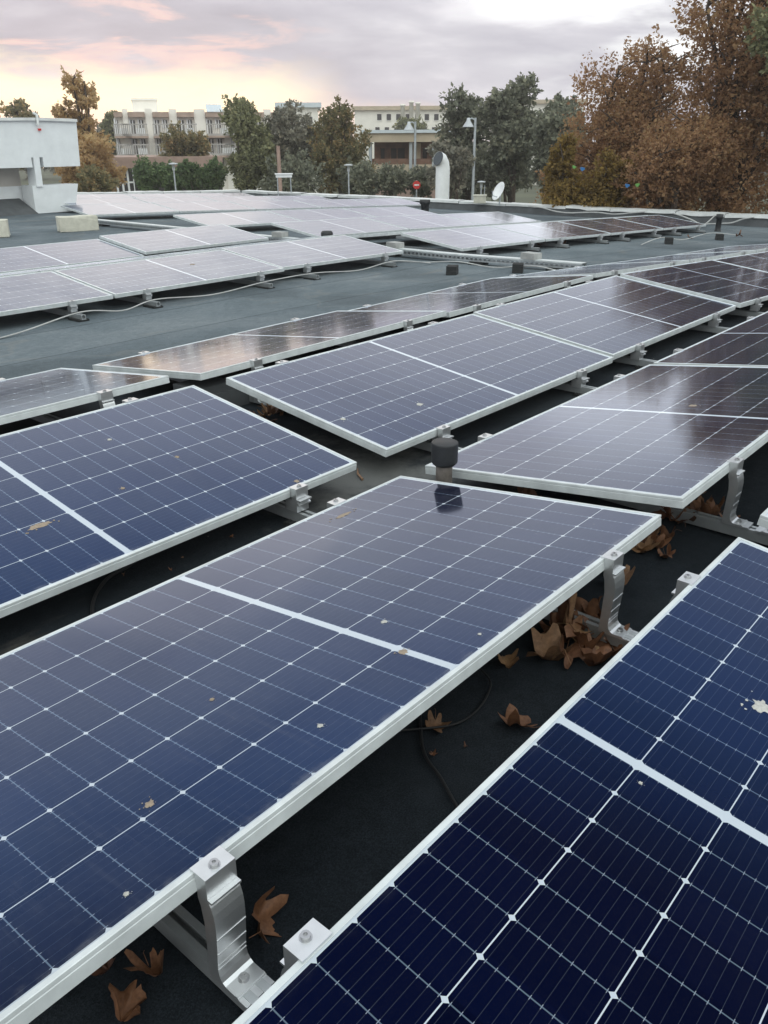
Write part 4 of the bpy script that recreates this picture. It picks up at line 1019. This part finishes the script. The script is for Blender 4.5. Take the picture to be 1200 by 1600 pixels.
std_tree('brown_tree', 'reddish-brown tree behind the fascia at the left edge', -60, 42, 122, 300, 48, 12, 7500, .19, M_PALEBROWN, 57, rscale=.27, taper=.45, twigs=3, trunk_r=.2)
std_tree('distant_tree', 'dull far tree behind the fascia, right of the reddish-brown tree', 20, 92, 160, 260, 75, 7, 7140, 0.312, M_MIXED, 58, rscale=.3)
std_tree('distant_tree', 'green-brown far tree at the left end of the hotel', 160, 205, 170, 270, 92, 6, 5950, 0.328, M_OLIVE, 59, rscale=.32)
std_tree('distant_tree', 'far green treetop before the long white building', 608, 672, 184, 232, 95, 5, 5100, 0.328, M_OLIVE, 60, rscale=.3)
for i, (a, b, t_) in enumerate(((214, 256, 'leftmost of the round green bushes along the hotel annex'), (240, 292, 'second round green bush from the left along the hotel annex'), (282, 322, 'third round green bush from the left along the hotel annex'), (312, 356, 'rightmost round green bush along the hotel annex, beside the cypress-like tree'))):
    std_tree('round_bush', t_, a, b, 250+2*(i % 2), 300, 47, 6, 5200, .15, M_HEDGE, 70+i, rscale=.36, trunk_r=.06, cat='bush', group='round green bushes')
for i, (a, b, pt, t_) in enumerate(((520, 602, 258, 'dark low bush below the tree turning brown'), (590, 640, 258, 'dark bush in front of the brown pavilion'), (630, 688, 262, 'dark green bush left of the elbow duct'), (405, 512, 258, 'dark bush under the grey-green feathery tree'), (120, 182, 276, 'low green-brown bush at the foot of the wide brown tree'))):
    std_tree('low_bush', t_, a, b, pt, 300, 42, 5, 3600, .17, M_CONIF if i < 4 else M_MIXED, 80+i, rscale=.36, trunk_r=.05, cat='bush')
# a far dark tree line closing the horizon
for i in range(22):
    px = -420+i*95; d = 150+25*math.sin(i*1.7)
    mid = 260 < px < 760
    std_tree('distant_tree', 'one of the small dusky trees of the far tree line on the horizon', px-60, px+60, 205-(8 if mid else 18)*random.random(), 266, d, 5, 1300, 1.1, M_GREYGREEN, 100+i, rscale=.3, limbs=False, group='far tree line')

# ================================================================== BUILDINGS BEYOND
def hotel():
    D = 72.; mid = 310; pc = at(mid, 260, D)
    root = empty('hotel_building', (pc.x, pc.y, GROUND_Z), facing(mid)+R(3)); tag(root, 'three-storey white hotel with brown roof bands and balconies, behind the trees', 'building')
    X = lambda p: lateral(p, mid, D)
    Z = lambda y: at(mid, y, D).z-GROUND_Z
    H = Z(176)
    wm = MB(); wm.box(X(187), X(470), 1.2, 14, 0, H); wm.build('wall', M_HOTELWHITE, root)
    bays = [(187, 200), (209, 235), (247, 272), (285, 311), (329, 356), (366, 380), (387, 420), (432, 455)]
    for i, (a, b) in enumerate(bays):
        m = MB(); m.box(X(a), X(b), .55, 1.197, Z(182.5), H+.06); m.build('roof_band', M_BROWNPAINT, root)
        if i < len(bays)-1:
            m = MB(); m.box(X(b)+.02, X(bays[i+1][0])-.02, .95, 1.196, 0, H+.28); m.build('pier', M_HOTELWHITE, root)
        w_ = X(b)-X(a)
        for k, (yb, yt) in enumerate(((275, 249), (242, 217), (211, 187))):
            z0, z1 = Z(yb), Z(yt)
            for q0, q1, dz in ((.10, .36, 0), (.62, .86, 0 if (i+k) % 2 else .5)):
                if w_ < 1 and q0 > .5: continue
                o_ = MB(); o_.box(X(a)+w_*q0, X(a)+w_*q1, 1.12, 1.194, z0+dz, z1); o = o_.build('window', M_HOTELDARK, root)
                f = MB(); c_ = X(a)+w_*(q0+q1)/2; f.box(c_-.05, c_+.03, 1.07, 1.117, z0+dz, z1); f.box(X(a)+w_*q0-.12, X(a)+w_*q0-.004, 1.05, 1.19, z0+dz, z1+.1); f.build('frame', M_WHITE, o)
            if k:
                a0, b0 = X(a)-(.55 if i % 2 else .1), X(b)+(.1 if i % 2 else .55)
                m = MB(); m.box(a0, b0, -.35, 1.19, z0-.20, z0-.05); m.build('balcony_slab', M_BROWNPAINT, root)
                r_ = MB(); r_.box(a0, b0, -.35, -.31, z0+.72, z0+.80); r_.box(a0, b0, -.34, -.315, z0-.046, z0+.10)
                q = a0
                while q < b0: r_.box(q, q+.05, -.34, -.32, z0+.101, z0+.718); q += .14
                r_.build('railing', M_RAILING, root)
                ac = MB(); ac.box(b0-.9, b0-.2, -.30, .1, z0-.04, z0+.5); ac.build('air_conditioner', M_WHITE, root)
    rb = MB(); rb.box(X(217), X(257), 3, 9, H+.003, H+.95); rb.box(X(216), X(258), 2.9, 9.1, H+.953, H+1.1); rb.build('roof_room', M_HOTELWHITE, root)
    for k in range(4):
        sp = MB(); xa = X(331+k*6.2); sp.add([(xa, .5, H+.10), (xa+.30*1, .5, H+.10), (xa+.30, 1.6, H+.65), (xa, 1.6, H+.65), (xa, .5, H+.06), (xa+.30, .5, H+.06), (xa+.30, 1.6, H+.61), (xa, 1.6, H+.61)], [(0, 1, 2, 3), (7, 6, 5, 4), (0, 4, 5, 1), (1, 5, 6, 2), (3, 2, 6, 7), (0, 3, 7, 4)]); sp.build('rooftop_panel', M_ROOFBLUE, root)
hotel()
def annex():
    D = 56.; pc = at(265, 285, D); root = empty('hotel_annex', (pc.x, pc.y, GROUND_Z), facing(265)+R(3)); tag(root, 'low annex with a brown brick band and white-framed windows, in front of the hotel', 'building')
    X = lambda p: lateral(p, 265, D)
    zt, zb = at(265, 245, D).z-GROUND_Z, at(265, 262, D).z-GROUND_Z
    m = MB(); m.box(X(178), X(352), 0, 8, zb, zt); m.build('brick_band', M_BRICK, root)
    m = MB(); m.box(X(181), X(350), .5, 7.8, 0, zb-.003); m.build('wall', M_HOTELDARK, root)
    for a, b in ((181, 189), (190, 198), (199, 207.5)):
        w_ = MB(); w_.box(X(a)+.1, X(b)-.03, .40, .497, .1, zb-.1); o = w_.build('window', M_HOTELDARK, root)
        f = MB(); f.box(X(a)-.02, X(a)+.10, .36, .497, 0, zb-.02); f.box(X(a)+.1, X(b), .37, .497, zb-.85, zb-.76); f.build('frame', M_WHITE, o)
    m = MB(); m.box(X(208), X(209.5), .35, .497, 0, zb-.02); m.build('post', M_WHITE, root)
annex()
def far_block(label, px0, px1, pyt, pyb, D, wins, band):
    pc = at((px0+px1)/2, 260, D); root = empty('apartment_block', (pc.x, pc.y, GROUND_Z), facing((px0+px1)/2)); tag(root, label, 'building')
    k = D/F_HOR*.95; mid = (px0+px1)/2; X = lambda p: lateral(p, mid, D)
    H = at(mid, pyt, D).z-GROUND_Z
    m = MB(); m.box(X(px0), X(px1), 0, 14, 0, H); m.build('wall', M_HOTELWHITE, root)
    m = MB(); m.box(X(px0)-.4, X(px1)+.4, -.5, 14.3, H+.003, H+.5); m.build('roof', band, root)
    for px, py, w_, h_ in wins:
        z = at(px, py, D).z-GROUND_Z
        a = MB(); a.box(X(px)-w_*k/2, X(px)+w_*k/2, -.06, .0-.003, z-h_*k/2, z+h_*k/2); o = a.build('window', M_HOTELDARK, root)
        f = MB(); f.box(X(px)-w_*k*.55, X(px)+w_*k*.55, -.14, -.063, z-h_*k*.56, z-h_*k*.5); f.build('sill', M_WHITE, o)
    return root, X, H
wins = [(593+i*14.6, 183, 7, 9) for i in range(7)]+[(590+i*14.6, 203, 7, 8) for i in range(7)]
r_, X, H = far_block('long white far building with a row of dark windows behind the pavilion', 555, 700, 172, 195, 125, wins, M_BEIGE)
ch = MB()
far_block('pale building glimpsed between the treetops right of the hotel', 440, 500, 168, 200, 105, [(452+i*12, 187, 6, 8) for i in range(4)], M_ROOFBLUE)
far_block('pale far building glimpsed between the pines and the rust-coloured trees', 800, 905, 162, 200, 130, [(812+i*13, 178, 6, 8) for i in range(7)], M_BEIGE)
for i, px in enumerate((629, 642.5, 652.5)):
    p = at(px, 200, 118); zt = at(px, (166, 161, 163)[i], 118).z-GROUND_Z; mb = MB(); mb.lathe([(.28, 0), (.28, zt), (.36, zt+.02), (.36, zt+.25), (.0001, zt+.27)], n=10)
    tag(mb.build('flue_pipe', M_HOTELWHITE, loc=(p.x, p.y, GROUND_Z)), 'thin pale flue rising before the long white building, '+('left', 'middle', 'right')[i]+' of three', 'flue', 'flues before the far building')
def pavilion():
    D = 55.; pc = at(618, 285, D); root = empty('pavilion', (pc.x, pc.y, GROUND_Z), facing(618)-R(10)); tag(root, 'brown two-storey pavilion with a pale overhanging flat roof and dark balcony', 'building')
    X = lambda p: lateral(p, 618, D); Z = lambda py: at(618, py, D).z-GROUND_Z
    m = MB(); m.box(X(568), X(690), -.2, 9, Z(222), Z(208)); m.build('roof', M_BEIGE, root)
    m = MB(); m.box(X(566), X(690), -.35, 9.2, Z(208)+.003, Z(203)); m.build('roof_sheet', M_ROOFBLUE, root)
    m = MB(); m.box(X(576), X(684), 1.6, 8.6, Z(256)+.003, Z(222)-.003); m.build('wall', M_TIMBER, root)
    for a, b in ((587, 593), (604, 614), (615, 626), (655, 662)):
        q = MB(); q.box(X(a), X(b), 1.5, 1.597, Z(250), Z(232)); o = q.build('window', M_HOTELDARK, root)
        q = MB(); q.box(X(a)-.08, X(a)-.003, 1.45, 1.597, Z(251), Z(231)); q.build('frame', M_TIMBER, o)
    q = MB(); q.box(X(633), X(652), 1.45, 1.597, Z(254), Z(224)); q.build('wall_panel', M_BEIGE, root)
    q = MB(); q.box(X(577), X(680), .15, .23, Z(257), Z(248)); q.build('balcony_rail', M_TIMBER, root)
    q = MB(); q.box(X(577), X(682), .1, 8.5, Z(274), Z(257)-.003); q.build('lower_wall', M_BEIGE, root)
    q = MB(); q.box(X(577), X(682), .6, 8.5, 0, Z(274)-.003); q.build('base', M_BRICK, root)
    for a in (577.5, 642, 678):
        q = MB(); q.box(X(a)-.09, X(a)+.09, .0, .18, Z(274), Z(222)-.003); q.build('post', M_GALV, root)
pavilion()

# ================================================================== POSTS, LAMPS, SIGN
def lamp_post(px, pyt, dist, label, arm=-1):
    p = at(px, 290, dist); zt = at(px, pyt, dist).z-GROUND_Z; root = empty('lamp_post', (p.x, p.y, GROUND_Z), facing(px)); tag(root, label, 'lamp post')
    a = MB(); a.tube([(0, 0, 0), (0, 0, zt*.5), (0, 0, zt)], [.085, .075, .055], 10); a.build('pole', M_GALV, root)
    b = MB(); b.tube([(0, 0, zt-.1), (arm*.15, 0, zt-.02), (arm*.30, 0, zt-.06)], .03, 6); b.build('arm', M_GALV, root)
    c = MB(); c.lathe([(.0001, .12), (.06, .12), (.09, .0), (.24, -.22), (.26, -.25), (.0001, -.23)], arm*.30, 0, 14); o = c.build('lamp_head', M_LAMP, root, (0, 0, zt-.12))
lamp_post(648, 190, 43, 'slim grey street lamp before the pavilion, above the round red sign')
lamp_post(739, 184, 40, 'slim grey street lamp standing before the dark pines')
def low_lamp(px, pyt, dist, label):
    p = at(px, 290, dist); zt = at(px, pyt, dist).z-GROUND_Z; root = empty('garden_lamp', (p.x, p.y, GROUND_Z), facing(px)); tag(root, label, 'lamp post', 'flat-topped garden lamps')
    a = MB(); a.tube([(0, 0, 0), (0, 0, zt-.2), (0, 0, zt)], [.035, .03, .03], 8); a.build('pole', M_GALV, root)
    b = MB(); b.lathe([(.04, zt-.2), (.06, zt-.15), (.05, zt), (.17, zt+.02), (.185, zt+.06), (.08, zt+.085), (.0001, zt+.09)], n=18); b.build('lamp_head', M_LAMP, root)
low_lamp(274, 258, 36, 'flat-topped garden lamp before the round green bushes')
low_lamp(545, 260, 36, 'flat-topped garden lamp before the tree turning brown')
low_lamp(752, 286, 38, 'flat-topped garden lamp half hidden under the pines')
def stop_sign():
    p = at(651, 289, 41); zt = p.z-GROUND_Z; root = empty('road_sign', (p.x, p.y, GROUND_Z), facing(651)); tag(root, 'round red road sign with a white mark at the foot of the street lamp', 'sign')
    a = MB(); a.tube([(0, .03, 0), (0, .03, zt+.2)], .035, 8); a.build('post', M_GALV, root)
    def disc(name, r, y0, y1, m):
        q = MB(); n = 22; v = [(r*math.cos(2*math.pi*k/n), y0, zt+r*math.sin(2*math.pi*k/n)) for k in range(n)]+[(r*math.cos(2*math.pi*k/n), y1, zt+r*math.sin(2*math.pi*k/n)) for k in range(n)]
        q.add(v, [tuple(range(n)), tuple(range(2*n-1, n-1, -1))]+[(k, k+n, (k+1) % n+n, (k+1) % n) for k in range(n)]); return q.build(name, m, root)
    disc('sign_plate', .18, -.03, -.01, M_RED)
    q = MB(); q.box(-.11, .11, -.037, -.031, zt-.03, zt+.03); q.build('white_bar', M_WHITE, root)
stop_sign()
def stand():
    p = at(444, 285, 30); zt = at(444, 277, 30).z-GROUND_Z; root = empty('flat_stand', (p.x, p.y, GROUND_Z), facing(444)); tag(root, 'white flat-topped stand on thin legs showing above the back capping', 'stand')
    a = MB(); a.box(-.27, .27, -.18, .18, zt, zt+.09); a.box(-.30, .30, -.21, .21, zt+.093, zt+.12); a.build('top', M_WHITE, root)
    for sx in (-.22, .22):
        for sy in (-.14, .14):
            b = MB(); b.tube([(sx, sy, 0), (sx, sy, zt-.002)], .02, 6); b.build('leg', M_GALV, root)
stand()
p = at(437.5, 285, 39); zt = at(437, 228, 39).z-GROUND_Z; mb = MB(); mb.tube([(0, 0, 0), (0, 0, zt*.6), (0, 0, zt)], [.10, .09, .08], 9)
tag(mb.build('timber_pole', M_BRICK, loc=(p.x, p.y, GROUND_Z)), 'plain red-brown pole before the grey-green feathery tree', 'pole')
# bright bits seen through the rust-coloured trees
for i, (px, py, m, w_) in enumerate(((980, 290, M_BLUE, .11), (996, 289, M_GREEN, .10), (910, 264, M_BLUE, .11), (897, 261, M_GREEN, .09))):
    p = at(px, py, 21.6); mb = MB()
    n = 9; v = []
    for k in range(n):
        t = 2*math.pi*k/n; rr = w_*.5*(1+.25*math.sin(3*t)); v.append((rr*math.cos(t), -.012, rr*.75*math.sin(t)))
    v2 = [(x, .012+.02*math.cos(x*30), z) for x, y, z in v]
    mb.add(v+v2, [tuple(range(n)), tuple(range(2*n-1, n-1, -1))]+[(k, k+n, (k+1) % n+n, (k+1) % n) for k in range(n)])
    o = mb.build('coloured_tag', m, loc=p); o.rotation_euler = (.1, random.uniform(-.5, .5), facing(px)+random.uniform(-.4, .4))
    tag(o, ('bright blue scrap hanging among the rust leaves, lower of the two blue ones', 'bright green scrap among the rust leaves, right of the lower blue one', 'bright blue scrap in the ochre leaves, upper of the two blue ones', 'bright green scrap in the ochre leaves, left of the upper blue one')[i], 'plastic scrap')

# ================================================================== HAZE: thin dusk air round the whole scene
def haze():
    m = bpy.data.materials.new('dusk_haze'); m.use_nodes = True; t = NT(m.node_tree); t.n.clear()
    pv = t.new('ShaderNodeVolumePrincipled'); pv.inputs['Density'].default_value = HAZE; pv.inputs['Color'].default_value = c4(.96, .93, .90)
    pv.inputs['Anisotropy'].default_value = .45
    o_ = t.new('ShaderNodeOutputMaterial'); t.l.new(pv.outputs[0], o_.inputs['Volume'])
    mb = MB(); mb.box(-60, 215, -60, 215, GROUND_Z-1, 30)
    o = mb.build('haze', m); o['kind'] = 'stuff'; return o
HAZE = .0013
haze()
